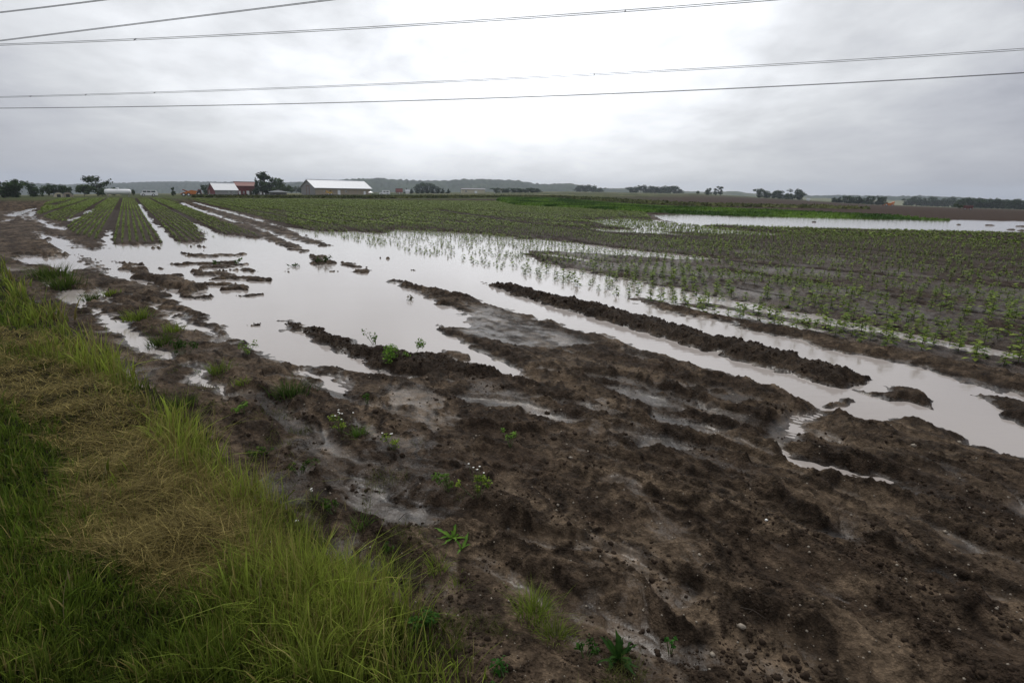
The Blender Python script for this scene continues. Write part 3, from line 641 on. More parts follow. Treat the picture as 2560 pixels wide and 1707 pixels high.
G1 = (.055, .105, .012); G2 = (.215, .285, .038); GT = (.34, .29, .11); GD = (.018, .036, .008)
VERGE = [(-60,590),(0,592),(30,642),(90,684),(160,735),(230,795),(300,855),(370,910),(430,962),(480,1025),(560,1095),(620,1140),(700,1190),(770,1255),(880,1325),(980,1395),(1060,1475),(1110,1565),(1130,1640),(-60,1640)]
STRAWP = PW([(-80,910),(60,890),(180,890),(270,915),(330,990),(400,1075),(480,1135),(550,1195),(590,1260),(610,1330),(580,1390),(480,1430),(370,1410),(240,1360),(190,1300),(210,1220),(210,1130),(140,1040),(40,1000),(-80,1000)])
STRAWQ = PW([(0,800),(120,800),(150,830),(60,850),(-60,830)])
def sward(xy, tcen):
    """blades at xy growing from tufts at tcen"""
    global rng
    n = len(xy); D = np.hypot(xy[:, 0], xy[:, 1]); edge = sd_poly(xy, GRASS, 4.0)
    straw = sst(-.15, .25, np.maximum(sd_poly(xy, STRAWP) + .22 * fbm(xy[:, 0] * 2.5, xy[:, 1] * 2.5, 71, 4), sd_poly(xy, STRAWQ)))
    keep = rng.uniform(0, 1, n) > straw * .74
    keep &= rng.uniform(0, 1, n) < sst(-.30, .30, edge + .45 * fbm(tcen[:, 0] * 2.2, tcen[:, 1] * 2.2, 77, 4))
    xy, D, edge, straw, tcen = xy[keep], D[keep], edge[keep], straw[keep], tcen[keep]; n = len(xy)
    patch = fbm(tcen[:, 0] * 1.1, tcen[:, 1] * 1.1, 80, 3); tp = pn(tcen[:, 0] * 23.7, tcen[:, 1] * 23.7, 83); tq = pn(tcen[:, 0] * 19.1, tcen[:, 1] * 19.1, 84)
    tall = sst(.85, .15, edge) * sst(-.35, .25, patch + .5 * tp)
    h = (.08 + .07 * sst(-.3, .5, patch) + .13 * tall) * (1 + .5 * tp) * rng.uniform(.4, 1.3, n) * (1 - .4 * straw) * np.clip(.8 + D / 30, .8, 1.4) * sst(-.5, .15, edge + .25)
    w = np.maximum(.0048, D * .0015) * rng.lognormal(0, .5, n)
    t1 = np.clip(.28 + .5 * patch + .5 * tall + .45 * tq + rng.normal(0, .18, n), 0, 1.15)
    base = mixc(G1, G2, t1, .5) * (1 + .35 * pn(tcen[:, 0] * 31, tcen[:, 1] * 31, 87))[:, None]; dry = rng.uniform(0, 1, n) < np.clip(.08 + .35 * straw + .16 * tall + .3 * tq, .03, .7)
    base[dry] = mixc((.15, .115, .035), GT, rng.uniform(0, 1, dry.sum()), .3)
    dk = np.maximum(sst(.0, -.45, patch + .3 * tq), .8 * sst(1.1, 2.3, edge))[:, None] * .65; base = base * (1 - dk) + np.array(GD) * dk  # dark patches; blades deep in the verge also darkened in colour as corner vignetting
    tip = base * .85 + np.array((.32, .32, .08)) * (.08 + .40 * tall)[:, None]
    out = np.arctan2(xy[:, 1] - tcen[:, 1], xy[:, 0] - tcen[:, 0]) + rng.normal(0, .7, n)
    lean = np.abs(rng.normal(.30, .28, n)) + np.where(rng.uniform(0, 1, n) < .10, rng.uniform(.5, 1.3, n), 0)
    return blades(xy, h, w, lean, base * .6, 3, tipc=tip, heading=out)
tc_ = scat(VERGE, 2600); idx = rng.integers(0, len(tc_), 33000); tcen = tc_[idx]
sp2 = .016 + .010 * np.hypot(tcen[:, 0], tcen[:, 1])
v1 = sward(tcen + rng.normal(0, 1, tcen.shape) * sp2[:, None], tcen)
q_ = scat(VERGE, 21000); v2 = sward(q_, np.round(q_ * 6) / 6)
grassV = join([v1, v2])
me = np_mesh('verge_grass', *grassV[:2], MGR, grassV[2]); tag(link('verge_grass', me), 'thick green grass with drying tips covering the verge on the left', 'grass', kind='stuff')
# flattened mown straw
xs = scat([(-60,860),(200,860),(300,900),(420,1070),(600,1180),(700,1340),(620,1450),(350,1460),(120,1330),(180,1100),(-60,1010)], 26000)
q = np.maximum(sd_poly(xs, STRAWP), -9) + .22 * fbm(xs[:, 0] * 2.5, xs[:, 1] * 2.5, 71, 4)
xs = xs[q > -.06 + rng.uniform(-.1, .05, len(xs))]
xs2 = scat([(-60,780),(160,790),(170,850),(-60,870)], 2500); xs = np.concatenate([xs, xs2])
Ds = np.hypot(xs[:, 0], xs[:, 1]); n = len(xs)
hd = R(18) + 1.1 * fbm(xs[:, 0] * 1.3, xs[:, 1] * 1.3, 95, 3) * 2.2 + rng.normal(0, .8, n) + np.where(rng.uniform(0, 1, n) < .5, np.pi, 0)
bz = gz(xs[:, 0], xs[:, 1]) + rng.uniform(.0, .05, n) + .05 * sst(-.1, .5, fbm(xs[:, 0] * 2.5, xs[:, 1] * 2.5, 99, 2))
L_ = rng.uniform(.05, .26, n)
sV = blades(xs, L_ * .35, np.maximum(.0032, Ds * .0011), rng.uniform(1.8, 3.2, n), mixc((.055, .040, .012), (.44, .36, .13), rng.beta(.95, 2.0, n), .25), 2, heading=hd, base=bz, curl=1.1)
me = np_mesh('mown_straw', *sV[:2], MGR, sV[2]); tag(link('mown_straw', me), 'flattened tan straw lying in swathes on the verge', 'straw', kind='stuff')
# sparse short weeds and stubble creeping out over the mud edge
we = scat([(0,600),(130,640),(420,760),(620,860),(900,960),(1150,1060),(1150,1180),(1000,1300),(1250,1400),(1500,1500),(1500,1568),(1100,1568),(900,1320),(700,1180),(480,1010),(300,850),(60,660)], 16000)
k = fbm(we[:, 0] * 2.4, we[:, 1] * 2.4, 103, 3); zz_ = gz(we[:, 0], we[:, 1])
dE = sd_poly(we, GRASS, 5.0)
we = we[(k > .12 + .12 * np.clip(-dE, 0, 3)) & (zz_ > .005)]; Dw = np.hypot(we[:, 0], we[:, 1]); n = len(we)
wV = blades(we, rng.uniform(.02, .09, n), np.maximum(.003, Dw * .0011), rng.uniform(.3, 1.4, n), mixc((.05, .06, .02), (.12, .13, .035), rng.uniform(0, 1, n)), 2)
me = np_mesh('creeping_weeds', *wV[:2], MGR, wV[2]); tag(link('creeping_weeds', me), 'thin sprinkling of short weeds creeping over the mud edge', 'ground cover', kind='stuff')

# ---- single plants on the mud
def tuft_mesh(n, h, spread, lean, c0, c1, w, seed):
    global rng
    r0 = rng; rng = np.random.default_rng(seed)
    xy_ = rng.normal(0, spread * .35, (n, 2)); ang = np.arctan2(xy_[:, 1], xy_[:, 0]) + rng.normal(0, .5, n)
    v = blades(xy_, h * rng.uniform(.5, 1.15, n), np.full(n, w) * rng.uniform(.7, 1.3, n), np.abs(rng.normal(lean, .3, n)), mixc(c0, c1, rng.uniform(0, 1, n)), 3, heading=ang, base=np.full(n, -.012), tipc=mixc(c1, (.2, .2, .07), rng.uniform(0, .7, n)))
    rng = r0; return v
def leaf_cloud(n, lobes, leaf, c0, c1, seed, up_=.5, z0=0.):
    """pointed leaves spread through several lobes; lobes = (x, y, z, r)"""
    r = np.random.default_rng(seed); V = []; Fs = []; Cc = []
    lw = np.array([l[3] ** 2 for l in lobes]); idx = r.choice(len(lobes), n, p=lw / lw.sum())
    L_ = np.array(lobes)[idx]
    d = r.normal(0, 1, (n, 3)); d /= np.linalg.norm(d, axis=1)[:, None]
    c = L_[:, :3] + d * L_[:, 3:4] * (r.uniform(0, 1, (n, 1)) ** .45)
    c[:, 2] = np.maximum(c[:, 2], z0)
    nrm = d * (1 - up_) + np.array([0, 0, up_]) + r.normal(0, .35, (n, 3)); nrm /= np.linalg.norm(nrm, axis=1)[:, None]
    a = np.cross(nrm, r.normal(0, 1, (n, 3))); a /= np.linalg.norm(a, axis=1)[:, None]; b = np.cross(nrm, a)
    s = leaf * r.uniform(.6, 1.4, (n, 1))
    pts = [c - a * s, c + b * s * .5 - a * s * .1 + nrm * s * .12, c + a * s - nrm * s * .25, c - b * s * .5 - a * s * .1 + nrm * s * .12]
    V = np.stack(pts, 1).reshape(-1, 3)
    f = np.array([(0, 1, 3), (1, 2, 3)]); Fq = (np.arange(n)[:, None, None] * 4 + f[None]).reshape(-1, 3)
    t = r.uniform(0, 1, n); cc = (np.array(c0) + (np.array(c1) - np.array(c0)) * t[:, None]) * r.uniform(.8, 1.25, (n, 1))
    return V, Fq, np.repeat(cc, 4, 0)
def place_px(x, y, z=None):
    """point of the ground under photo point (x, y)"""
    P = W(np.array(float(x)), np.array(float(y)), 0.0)
    for _ in range(4):
        P = W(np.array(float(x)), np.array(float(y)), max(0.0, float(gz(P[0], P[1])[0])))
    s = float((P - CAM) @ fwd) / F
    return P, s
def plant(kind, name, x, y, wpx, hpx, label, group=None, c0=G1, c1=G2, n=None, cat=None, flowers=0):
    """x, y = foot of the plant in the photo; wpx, hpx = its size there"""
    P, s = place_px(x, y); wm, hm = wpx * s, hpx * s * .95; seed = int(x * 7 + y)
    root = empty(name, (P[0], P[1], P[2]), random.uniform(0, 6))
    tag(root, label, cat or name.replace('_', ' '), group)
    bw = max(.0035, s * 1.9)
    if kind == 'tuft':
        v = tuft_mesh(n or 90, hm * 1.1, wm * .55, .55, c0, c1, bw, seed)
        link('leaf_blades', np_mesh('leaf_blades', *v[:2], MGR, v[2]), root)
        v = tuft_mesh(max(12, (n or 90) // 4), hm * .5, wm * 1.1, 1.4, GD, c0, bw, seed + 1)
        link('lower_leaves', np_mesh('lower_leaves', *v[:2], MGR, v[2]), root)
    elif kind == 'leafy':
        r = np.random.default_rng(seed); k = 5
        lob = [(r.normal(0, wm * .28), r.normal(0, wm * .2), hm * r.uniform(.3, .85), wm * r.uniform(.12, .24)) for _ in range(k)]
        v = leaf_cloud(n or 130, lob, max(.011, s * 3.2), c0, c1, seed)
        link('foliage', np_mesh('foliage', *v[:2], ML, v[2]), root)
        mb = MB()
        for l in lob: mb.tube((l[0] * .15, l[1] * .15, -.02), (l[0], l[1], l[2]), max(.003, s * .7), max(.0015, s * .4), 5)
        mb.build('stem', MSTEM, root)
    elif kind == 'broad':
        r = np.random.default_rng(seed); V = []; Fs = []; Cc = []; nl = n or 8; m = 0
        for i_ in range(nl):
            a = 2 * math.pi * i_ / nl + r.normal(0, .3); Ln = hm * r.uniform(.8, 1.2); wl = Ln * r.uniform(.07, .12); el = r.uniform(.5, 1.3)
            ks = 7
            for k in range(ks + 1):
                t = k / ks; a += r.normal(0, .07); rr = Ln * (t * math.cos(el) + .25 * t * t); zz2 = Ln * (t * math.sin(el) - .28 * t * t)
                ww = wl * math.sin(math.pi * min(1, .12 + t * .9)) ** .8 * (1 + .35 * math.sin(k * 2.6 + i_)) if k < ks else 0.001
                for sgn in (-1, 0, 1):
                    V.append((math.cos(a) * rr - math.sin(a) * ww * sgn, math.sin(a) * rr + math.cos(a) * ww * sgn, zz2 + (.18 * ww if sgn else -.1 * ww)))
                c = np.array(c0) + (np.array(c1) - np.array(c0)) * r.uniform(0, 1) ; Cc += [c * .9, c * 1.35, c]
                if k: 
                    for sg in (0, 1): 
                        b0 = m + (k - 1) * 3 + sg; Fs += [(b0, b0 + 1, b0 + 4), (b0, b0 + 4, b0 + 3)]
            m += (ks + 1) * 3
            link('leaf', np_mesh('leaf', np.array(V), np.array(Fs), ML, np.array(Cc), True), root); V = []; Fs = []; Cc = []; m = 0
    if flowers:
        r = np.random.default_rng(seed + 5); fb = max(.006, s * 2.3)
        for _ in range(flowers):
            fx, fy = r.normal(0, wm * .25, 2); fz = hm * r.uniform(.75, 1.15)
            st = MB().tube((fx * .3, fy * .3, 0), (fx, fy, fz), max(.0012, s * .35), None, 4).build('flower_stalk', MSTEM, root)
            mb = MB()
            for i_ in range(8):
                a = i_ * math.pi / 4; mb.add([(fx, fy, fz), (fx + math.cos(a - .3) * fb, fy + math.sin(a - .3) * fb, fz + fb * .12), (fx + math.cos(a + .3) * fb, fy + math.sin(a + .3) * fb, fz + fb * .12)], [(0, 1, 2)])
            mb.lathe([(fz - fb * .1, fb * .28), (fz + fb * .2, fb * .3), (fz + fb * .3, fb * .1)], 'z', 6, (fx, fy, 0))
            mb.build('flower', MPETAL, st)
    return root
BR1 = (.07, .16, .02); BR2 = (.16, .27, .04)
T = 'tuft'; LF = 'leafy'
plant(LF, 'leafy_weed', 812, 1330, 60, 40, 'low leafy weed hiding in the grass at the verge corner', c0=G1, c1=BR1, n=120)
plant(LF, 'leafy_weed', 690, 1085, 60, 40, 'dark leafy weed at the fringe of the tall verge grass', c0=GD, c1=G1, n=120)
plant(LF, 'leafy_weed', 600, 1050, 46, 30, 'dark weed between tall verge grass and glossy mud', c0=GD, c1=G1, n=100)
plant(LF, 'leafy_weed', 970, 1440, 80, 46, 'clover like weed on the lower right flank of the verge', c0=(.02, .06, .01), c1=(.05, .12, .02), n=170)
plant(LF, 'leafy_weed', 770, 1180, 50, 44, 'dark leafy weed in front of the pale flower stem', c0=GD, c1=G1, n=110)
plant(T, 'grass_clump', 118, 640, 90, 40, 'dark weedy grass clump at the left edge of the flood by the verge', c0=GD, c1=G1, n=260)
plant(T, 'grass_clump', 150, 664, 70, 46, 'dense dark green clump where the left puddle meets the mud', c0=GD, c1=G1, n=220)
plant(T, 'grass_clump', 208, 690, 34, 26, 'small dark clump between two thin puddles on the left', c0=GD, c1=G1, n=70)
plant(T, 'grass_clump', 255, 678, 40, 18, 'low olive clump on the mud beside the short left puddle', c0=GD, c1=G2, n=80)
plant(T, 'grass_clump', 318, 732, 60, 30, 'olive weed patch on the mud bar beside the long verge puddle', c0=G1, c1=G2, n=130)
plant(T, 'grass_clump', 372, 790, 66, 30, 'dark green clump at the near end of the long verge puddle', c0=GD, c1=G1, n=150)
plant(T, 'grass_clump', 398, 762, 44, 26, 'small mid green clump just behind the pair by the verge puddle', c0=G1, c1=G2, n=90)
plant(LF, 'leafy_weed', 428, 822, 66, 44, 'bushy dark green weed on the mud at the tip of the verge puddle', c0=GD, c1=(.06, .12, .02), n=260)
plant(LF, 'leafy_weed', 568, 814, 52, 30, 'yellow green leafy weed on the shoreline of the brown pool', c0=(.09, .13, .02), c1=BR2, n=110)
plant(T, 'grass_clump', 505, 852, 60, 30, 'bright yellow green tuft on the mud strip behind the tall verge grass', c0=BR1, c1=(.17, .21, .04), n=110)
plant(T, 'grass_clump', 556, 880, 44, 20, 'low bright green tuft nearest the pool left corner', c0=G1, c1=G2, n=70)
plant(T, 'grass_clump', 418, 932, 70, 34, 'dark tuft at the edge of the tall verge grass', c0=GD, c1=G1, n=140)
plant(T, 'grass_clump', 664, 905, 78, 38, 'dark green double tuft in the middle of the mud strip', c0=GD, c1=(.05, .10, .02), n=170)
plant(LF, 'leafy_weed', 560, 946, 42, 32, 'small fresh green leafy weed beside the chain of puddles', c0=BR1, c1=BR2, n=90)
plant(LF, 'leafy_weed', 845, 926, 26, 30, 'tiny dark green seedling alone between two puddles', c0=GD, c1=BR1, n=46)
plant(LF, 'flowering_weed', 784, 990, 46, 46, 'white flowering weed with a cluster of small daisies', c0=G1, c1=G2, n=110, cat='weed', flowers=8)
plant(T, 'grass_clump', 822, 1000, 40, 30, 'bright green tuft just right of the white flowering weed', c0=G1, c1=BR1, n=70)
plant(LF, 'flowering_weed', 902, 1032, 56, 40, 'sparse olive weed with two or three pale flowers on bare mud', c0=G1, c1=G2, n=90, cat='weed', flowers=3)
plant(LF, 'leafy_weed', 1173, 1022, 34, 38, 'compact bright green seedling alone in the middle of the mud', c0=BR1, c1=BR2, n=60)
plant(LF, 'leafy_weed', 1032, 1128, 66, 56, 'dark green spreading weed, left one of the two on the tracked mud', c0=G1, c1=(.08, .15, .025), n=150)
plant(LF, 'flowering_weed', 1098, 1140, 62, 84, 'tall airy weed with tiny white flowers on the tracked mud', c0=G1, c1=G2, n=170, cat='weed', flowers=5)
plant('broad', 'broadleaf_weed', 1040, 1236, 46, 42, 'broad leaved bright green weed beside the smooth wet mud', c0=(.05, .12, .015), c1=(.12, .2, .03), n=9, cat='weed')
plant('broad', 'broadleaf_weed', 1060, 1262, 30, 40, 'narrow broadleaf seedling right in front of the larger broad leaved weed', c0=(.05, .12, .015), c1=(.10, .18, .03), n=5, cat='weed')
plant(T, 'grass_clump', 830, 1208, 54, 34, 'small bright tuft on the wet mud above the verge corner', c0=G1, c1=BR1, n=80)
plant(T, 'grass_clump', 1006, 1306, 66, 44, 'loose green tuft standing between verge and smooth mud', c0=G1, c1=G2, n=90)
plant(LF, 'leafy_weed', 885, 1270, 30, 30, 'dark little weed at the right edge of the verge grass', c0=GD, c1=G1, n=50)
plant(T, 'grass_clump', 1052, 1345, 60, 28, 'thin sprawling tuft lying over the smooth wet mud', c0=G1, c1=G2, n=50)
plant(T, 'grass_clump', 895, 1340, 110, 62, 'sprawling long bladed clump at the corner of the verge', c0=G1, c1=G2, n=170)
plant(T, 'grass_clump', 1225, 1412, 90, 74, 'olive long bladed tuft standing alone in the dark foreground mud', c0=G1, c1=G2, n=240)
plant(T, 'grass_clump', 1275, 1460, 80, 52, 'sprawling tuft just below the lone olive tuft in the foreground', c0=GD, c1=G2, n=190)
plant('broad', 'broadleaf_weed', 1420, 1515, 80, 66, 'dark green broad leaved dock plant near the bottom edge', c0=(.012, .035, .007), c1=(.025, .06, .01), n=14, cat='weed')
plant(LF, 'leafy_weed', 1345, 1510, 60, 44, 'low dark leafy weed left of the dock plant at the bottom', c0=GD, c1=(.03, .08, .012), n=90)
plant(LF, 'leafy_weed', 1540, 1500, 26, 56, 'slim green shoot right of the dock plant at the bottom', c0=(.02, .08, .01), c1=(.04, .12, .02), n=34)
plant(LF, 'leafy_weed', 1165, 1562, 110, 44, 'dark clover like weed at the very bottom edge', c0=(.02, .07, .01), c1=(.04, .11, .02), n=140)
plant(LF, 'leafy_weed', 938, 842, 84, 84, 'large bright green potato like weed on the mud ridge in the pool', c0=BR1, c1=BR2, n=420)
plant(LF, 'leafy_weed', 862, 790, 50, 40, 'small spindly weed standing in the brown pool', c0=G1, c1=BR1, n=40)
plant(LF, 'leafy_weed', 937, 690, 22, 12, 'tiny withered tuft floating in open water', c0=(.07, .06, .03), c1=(.12, .10, .05), n=24)
plant(LF, 'leafy_weed', 740, 606, 40, 20, 'weedy green heap on the small island in the pool', c0=GD, c1=(.07, .09, .03), n=110)
plant(LF, 'leafy_weed', 545, 604, 22, 12, 'small green weed at the end of a thin mud bar', c0=G1, c1=BR1, n=40)
plant(LF, 'leafy_weed', 497, 607, 18, 10, 'small green weed at the left end of the thin mud bars', c0=GD, c1=G1, n=30)
plant(LF, 'leafy_weed', 680, 612, 22, 9, 'faint dark weed tips poking out of the water', c0=GD, c1=G1, n=26)
for x, y, lb in ((617, 1275, 'white yarrow head standing in the verge grass, the lower of two'), (685, 1215, 'white yarrow head in the verge grass, the upper of two'), (722, 1150, 'pale flower stem at the outer fringe of the verge grass')):
    plant(T, 'yarrow', x, y, 24, 30, lb, c0=G1, c1=G2, n=14, cat='wildflower', flowers=3)
# taller seed stalks rising out of the fringe
for x, y, hh, le in ((206,872,80,.2),(222,880,110,.15),(345,978,80,.5),(420,985,70,.2),(470,1000,60,.4),(350,1010,110,.1),(560,1180,90,.3),(710,1250,140,.06),(735,1262,120,.12),(760,1275,130,.3),(655,1180,110,.15),(810,1420,160,.2),(600,1450,150,.1),(240,1180,120,.15),(880,1500,170,.25),(150,1440,150,.2)):
    P, s = place_px(x, y); g = MB(); az0 = random.uniform(-.8, .8); last = None
    for k in range(7):
        t = k / 6; p = (math.cos(az0) * le * hh * s * t * t, math.sin(az0) * le * hh * s * t * t, hh * s * t - .01)
        if last: g.tube(last, p, max(.0012, s * .42) * (1.2 - .4 * t), None, 4)
        last = p
    root = g.build('grass_stalk', simple('dry_stalk', (.22, .18, .08), .6) if 'dry_stalk' not in bpy.data.materials else bpy.data.materials['dry_stalk'])
    root.location = P
    h_ = MB().lathe([(last[2] - hh * s * .16, .0008), (last[2] - hh * s * .10, max(.003, s * 1.2)), (last[2], max(.0022, s * .8)), (last[2] + hh * s * .05, .0005)], 'z', 5, (last[0], last[1], 0))
    h_.build('seed_head', bpy.data.materials['dry_stalk'], root)
    tag(root, 'thin dry grass stalk with a seed head rising above the verge grass', 'grass stalk', 'dry seed stalks rising out of the verge grass')

# ---- the crop: every seedling is real; the largest 290 are things, the rest one object
def seedling(r, nl, h, leaf):
    V = []; Fs = []; Cc = []; 
    for i_ in range(nl):
        a = r.uniform(0, 6.28); zf = h * (.12 + .88 * (i_ + .5) / nl); rr = h * r.uniform(.12, .38) * (1.2 - .6 * (i_ / nl))
        c = np.array([math.cos(a) * rr, math.sin(a) * rr, zf]); d = np.array([math.cos(a), math.sin(a), r.uniform(-.2, .6)]); d /= np.linalg.norm(d)
        sd_ = np.array([-math.sin(a), math.cos(a), 0]); s = leaf * r.uniform(.7, 1.3)
        b0 = len(V); V += [c - d * s, c + sd_ * s * .6, c + d * s - np.array([0, 0, s * .3]), c - sd_ * s * .6]; Fs += [(b0, b0 + 1, b0 + 3), (b0 + 1, b0 + 2, b0 + 3)]
        t = r.uniform(0, 1); cc = np.array((.070, .125, .018)) * (1 - t) + np.array((.23, .29, .05)) * t; Cc += [cc] * 4
    return V, Fs, Cc
def stem_geo(h, w):
    V = [(-w, 0, -.02), (w, 0, -.02), (w * .6, 0, h * .85), (-w * .6, 0, h * .85), (0, -w, -.02), (0, w, -.02), (0, w * .6, h * .85), (0, -w * .6, h * .85)]
    return V, [(0, 1, 2), (0, 2, 3), (4, 5, 6), (4, 6, 7)], [(.06, .075, .025)] * 8
tpl = {}
r_ = np.random.default_rng(3)
def both(nl, h, leaf, w):
    V, Fs, Cc = seedling(r_, nl, h, leaf); sv, sf, sc2 = stem_geo(h, w); n0 = len(V)
    return np.array(list(V) + sv, float), np.array(Fs + [tuple(n0 + j for j in f) for f in sf]), np.array(list(Cc) + sc2, float)
near_t = [both(30, .22, .044, .004) for _ in range(5)]
mid_t = [both(13, .15, .043, .004) for _ in range(5)]
far_t = [both(5, .10, .084, .005) for _ in range(5)]
# candidate positions along the rows
lo = CROP.min(0); hi = CROP.max(0)
corner = np.array([[lo[0], lo[1]], [lo[0], hi[1]], [hi[0], lo[1]], [hi[0], hi[1]]])
bs = corner @ ROWN; as_ = corner @ ROWT
pts = []
for j in range(int((bs.min() - S0) // BED) - 1, int((bs.max() - S0) // BED) + 2):
    for off in (np.linspace(.31, 1.71, 7) if j * BED < 4.5 else (.35, .68, 1.01, 1.34, 1.67)):
        b = S0 + j * BED + off
        a = np.concatenate([np.arange(max(as_.min(), -5), 13, .30), np.arange(13, min(as_.max(), 118), .22)]); a = a + rng.normal(0, .03, len(a))
        bb = b + rng.normal(0, .014, len(a))
        pts.append(a[:, None] * ROWT + bb[:, None] * ROWN)
cp_ = np.concatenate(pts)
x_, y_, dz_ = proj(np.concatenate([cp_, np.zeros((len(cp_), 1))], 1))
ok = (dz_ > .5) & (x_ > -60) & (x_ < 2480)
cp_ = cp_[ok]; x_ = x_[ok]; y_ = y_[ok]
D = np.hypot(cp_[:, 0], cp_[:, 1])
inside = sd_poly(cp_, CROP); cut = sd_poly(cp_, ROADCUT); zc = gz(cp_[:, 0], cp_[:, 1])
far_w = sd_poly(cp_, FARW, 3)
gap = fbm(cp_[:, 0] * .5, cp_[:, 1] * .5, 120, 3)
prob = np.where(zc < -.0, np.where(zc < -.09, .55, .8), .95) * np.where(gap < -.35, .35, 1.0)
prob = np.where((zc < 0) & (x_ < 720), .25, prob); prob *= sst(-.25, .3, inside + .3 * gap + .1)
bigt = np.zeros(len(cp_), bool)
for pts_, w_ in FURROWS: bigt |= d_line(cp_, pts_, np.full(len(pts_), w_ * 1.25)) < 1
ok = (inside > 0) & (cut < 0) & ~bigt & (far_w < .8 - .5 * (x_ < 1900)) & (rng.uniform(0, 1, len(cp_)) < prob) & (D < 122)
ok &= ~((zc < -.02) & (x_ > 480) & (x_ < 760) & (y_ > 545))
cp_, D, zc, x_, y_ = cp_[ok], D[ok], zc[ok], x_[ok], y_[ok]
zb = np.maximum(zc, -.045); sc1 = rng.uniform(.65, 1.2, len(cp_)) * (1 + .18 * fbm(cp_[:, 0] * .2, cp_[:, 1] * .2, 130, 2)); rot = rng.uniform(0, 6.28, len(cp_)); sc1 = sc1 * np.where((x_ < 660) & (D < 60), .74, 1.0)
vis = (x_ > -5) & (x_ < 2357) & (y_ < 1560)
order = np.argsort(D + (~vis) * 1000); big_i = order[:290]; rest = order[290:]
NEARM = []
for t_ in near_t:
    nf = len(t_[1]) - 4; nv = len(t_[0]) - 8
    f1 = np_mesh('foliage', t_[0][:nv], t_[1][:nf], ML, t_[2][:nv]); NEARM.append((f1, None))
STEMM = bpy.data.meshes.new('stem'); mb = MB().tube((0, 0, -.03), (.004, 0, .12), .0045, .0035, 6).tube((.004, 0, .12), (0, .004, .22), .0035, .002, 6)
STEMM.from_pydata(mb.v, [], mb.f); STEMM.materials.append(MSTEM)
for q_, i_ in enumerate(big_i):
    o = empty('crop_seedling', (cp_[i_, 0], cp_[i_, 1], max(zb[i_], -.1)), rot[i_]); o.scale = (sc1[i_],) * 3
    wet_ = zc[i_] < 0
    tag(o, 'young green seedling standing up out of the flood water' if wet_ else 'young green bean seedling growing in wet soil of the nearest crop rows', 'seedling', 'seedlings standing in the flood water' if wet_ else 'seedlings in the nearest crop rows')
    link('foliage', NEARM[q_ % 5][0], o); link('stem', STEMM, o)
def inst(tp, idx):
    out = []
    which = rng.integers(0, len(tp), len(idx))
    for k, (tv, tf, tc_) in enumerate(tp):
        ii = idx[which == k]; n = len(ii)
        if not n: continue
        c, s = np.cos(rot[ii]), np.sin(rot[ii]); S = sc1[ii]
        vx = (tv[None, :, 0] * c[:, None] - tv[None, :, 1] * s[:, None]) * S[:, None] + cp_[ii, 0][:, None]
        vy = (tv[None, :, 0] * s[:, None] + tv[None, :, 1] * c[:, None]) * S[:, None] + cp_[ii, 1][:, None]
        vz = tv[None, :, 2] * S[:, None] + zb[ii][:, None]
        V = np.stack([vx, vy, vz], -1).reshape(-1, 3)
        Fq = (np.arange(n)[:, None, None] * len(tv) + tf[None]).reshape(-1, 3)
        cc = (tc_[None] * rng.uniform(.75, 1.25, (n, 1, 1))).reshape(-1, 3)
        out.append((V, Fq, cc))
    return out
Dr = D[rest]
v = join(inst(near_t, rest[Dr < 14]) + inst(mid_t, rest[(Dr >= 14) & (Dr < 34)]) + inst(far_t, rest[Dr >= 34]))
print('seedlings', len(cp_), 'verts', len(v[0]))
me = np_mesh('crop_seedlings', *v[:2], ML, v[2]); tag(link('crop_seedlings', me), 'thousands of young green seedlings in long rows across the field', 'crop', kind='stuff')

# ---- bright green crop strip, and rank weeds along the far edge of the field
def carpet(poly, n, h, leaf, c0, c1, thin=1.):
    lo = poly.min(0); hi = poly.max(0); P = rng.uniform(lo, hi, (n * 6, 2)); P = P[sd_poly(P, poly) > 0][:n]
    D_ = np.hypot(P[:, 0], P[:, 1]); z_ = gz(P[:, 0], P[:, 1]); k = len(P)
    hh = h * (1 + .5 * fbm(P[:, 0] * .15, P[:, 1] * .15, 140, 3)) * rng.uniform(.3, 1.1, k)
    a = rng.uniform(0, np.pi, k); s = leaf * rng.uniform(.6, 1.4, k)
    dx, dy = np.cos(a) * s, np.sin(a) * s
    V = np.stack([np.stack([P[:, 0] - dx, P[:, 1] - dy, z_ + hh * .25], 1), np.stack([P[:, 0] + dx, P[:, 1] + dy, z_ + hh * .25], 1), np.stack([P[:, 0] + dy * .6, P[:, 1] - dx * .6, z_ + hh], 1)], 1).reshape(-1, 3)
    Fq = np.arange(k * 3).reshape(-1, 3)
    t = sst(-.3, .3, fbm(P[:, 0] * .12, P[:, 1] * .12, 150, 3)); cc = mixc(c0, c1, t, .25)
    return V, Fq, np.repeat(cc, 3, 0)
v = carpet(GREENF, 42000, .34, .22, (.035, .080, .012), (.12, .21, .03))
tag(link('green_crop', np_mesh('green_crop', *v[:2], ML, v[2])), 'bright green strip of leafy crop beyond the bare soil', 'crop', kind='stuff')
WEEDB = _far_poly([(440,128),(700,130),(900,134),(1150,160),(1300,150),(1500,112),(1700,106),(2000,112),(2000,124),(1700,122),(1500,130),(1300,185),(1100,190),(700,160),(440,150)])
v = carpet(WEEDB, 13000, .55, .42, (.050, .062, .020), (.12, .13, .045))
tag(link('field_margin_weeds', np_mesh('field_margin_weeds', *v[:2], MTREE, v[2])), 'rank olive weeds along the far margin of the field', 'weeds', kind='stuff')

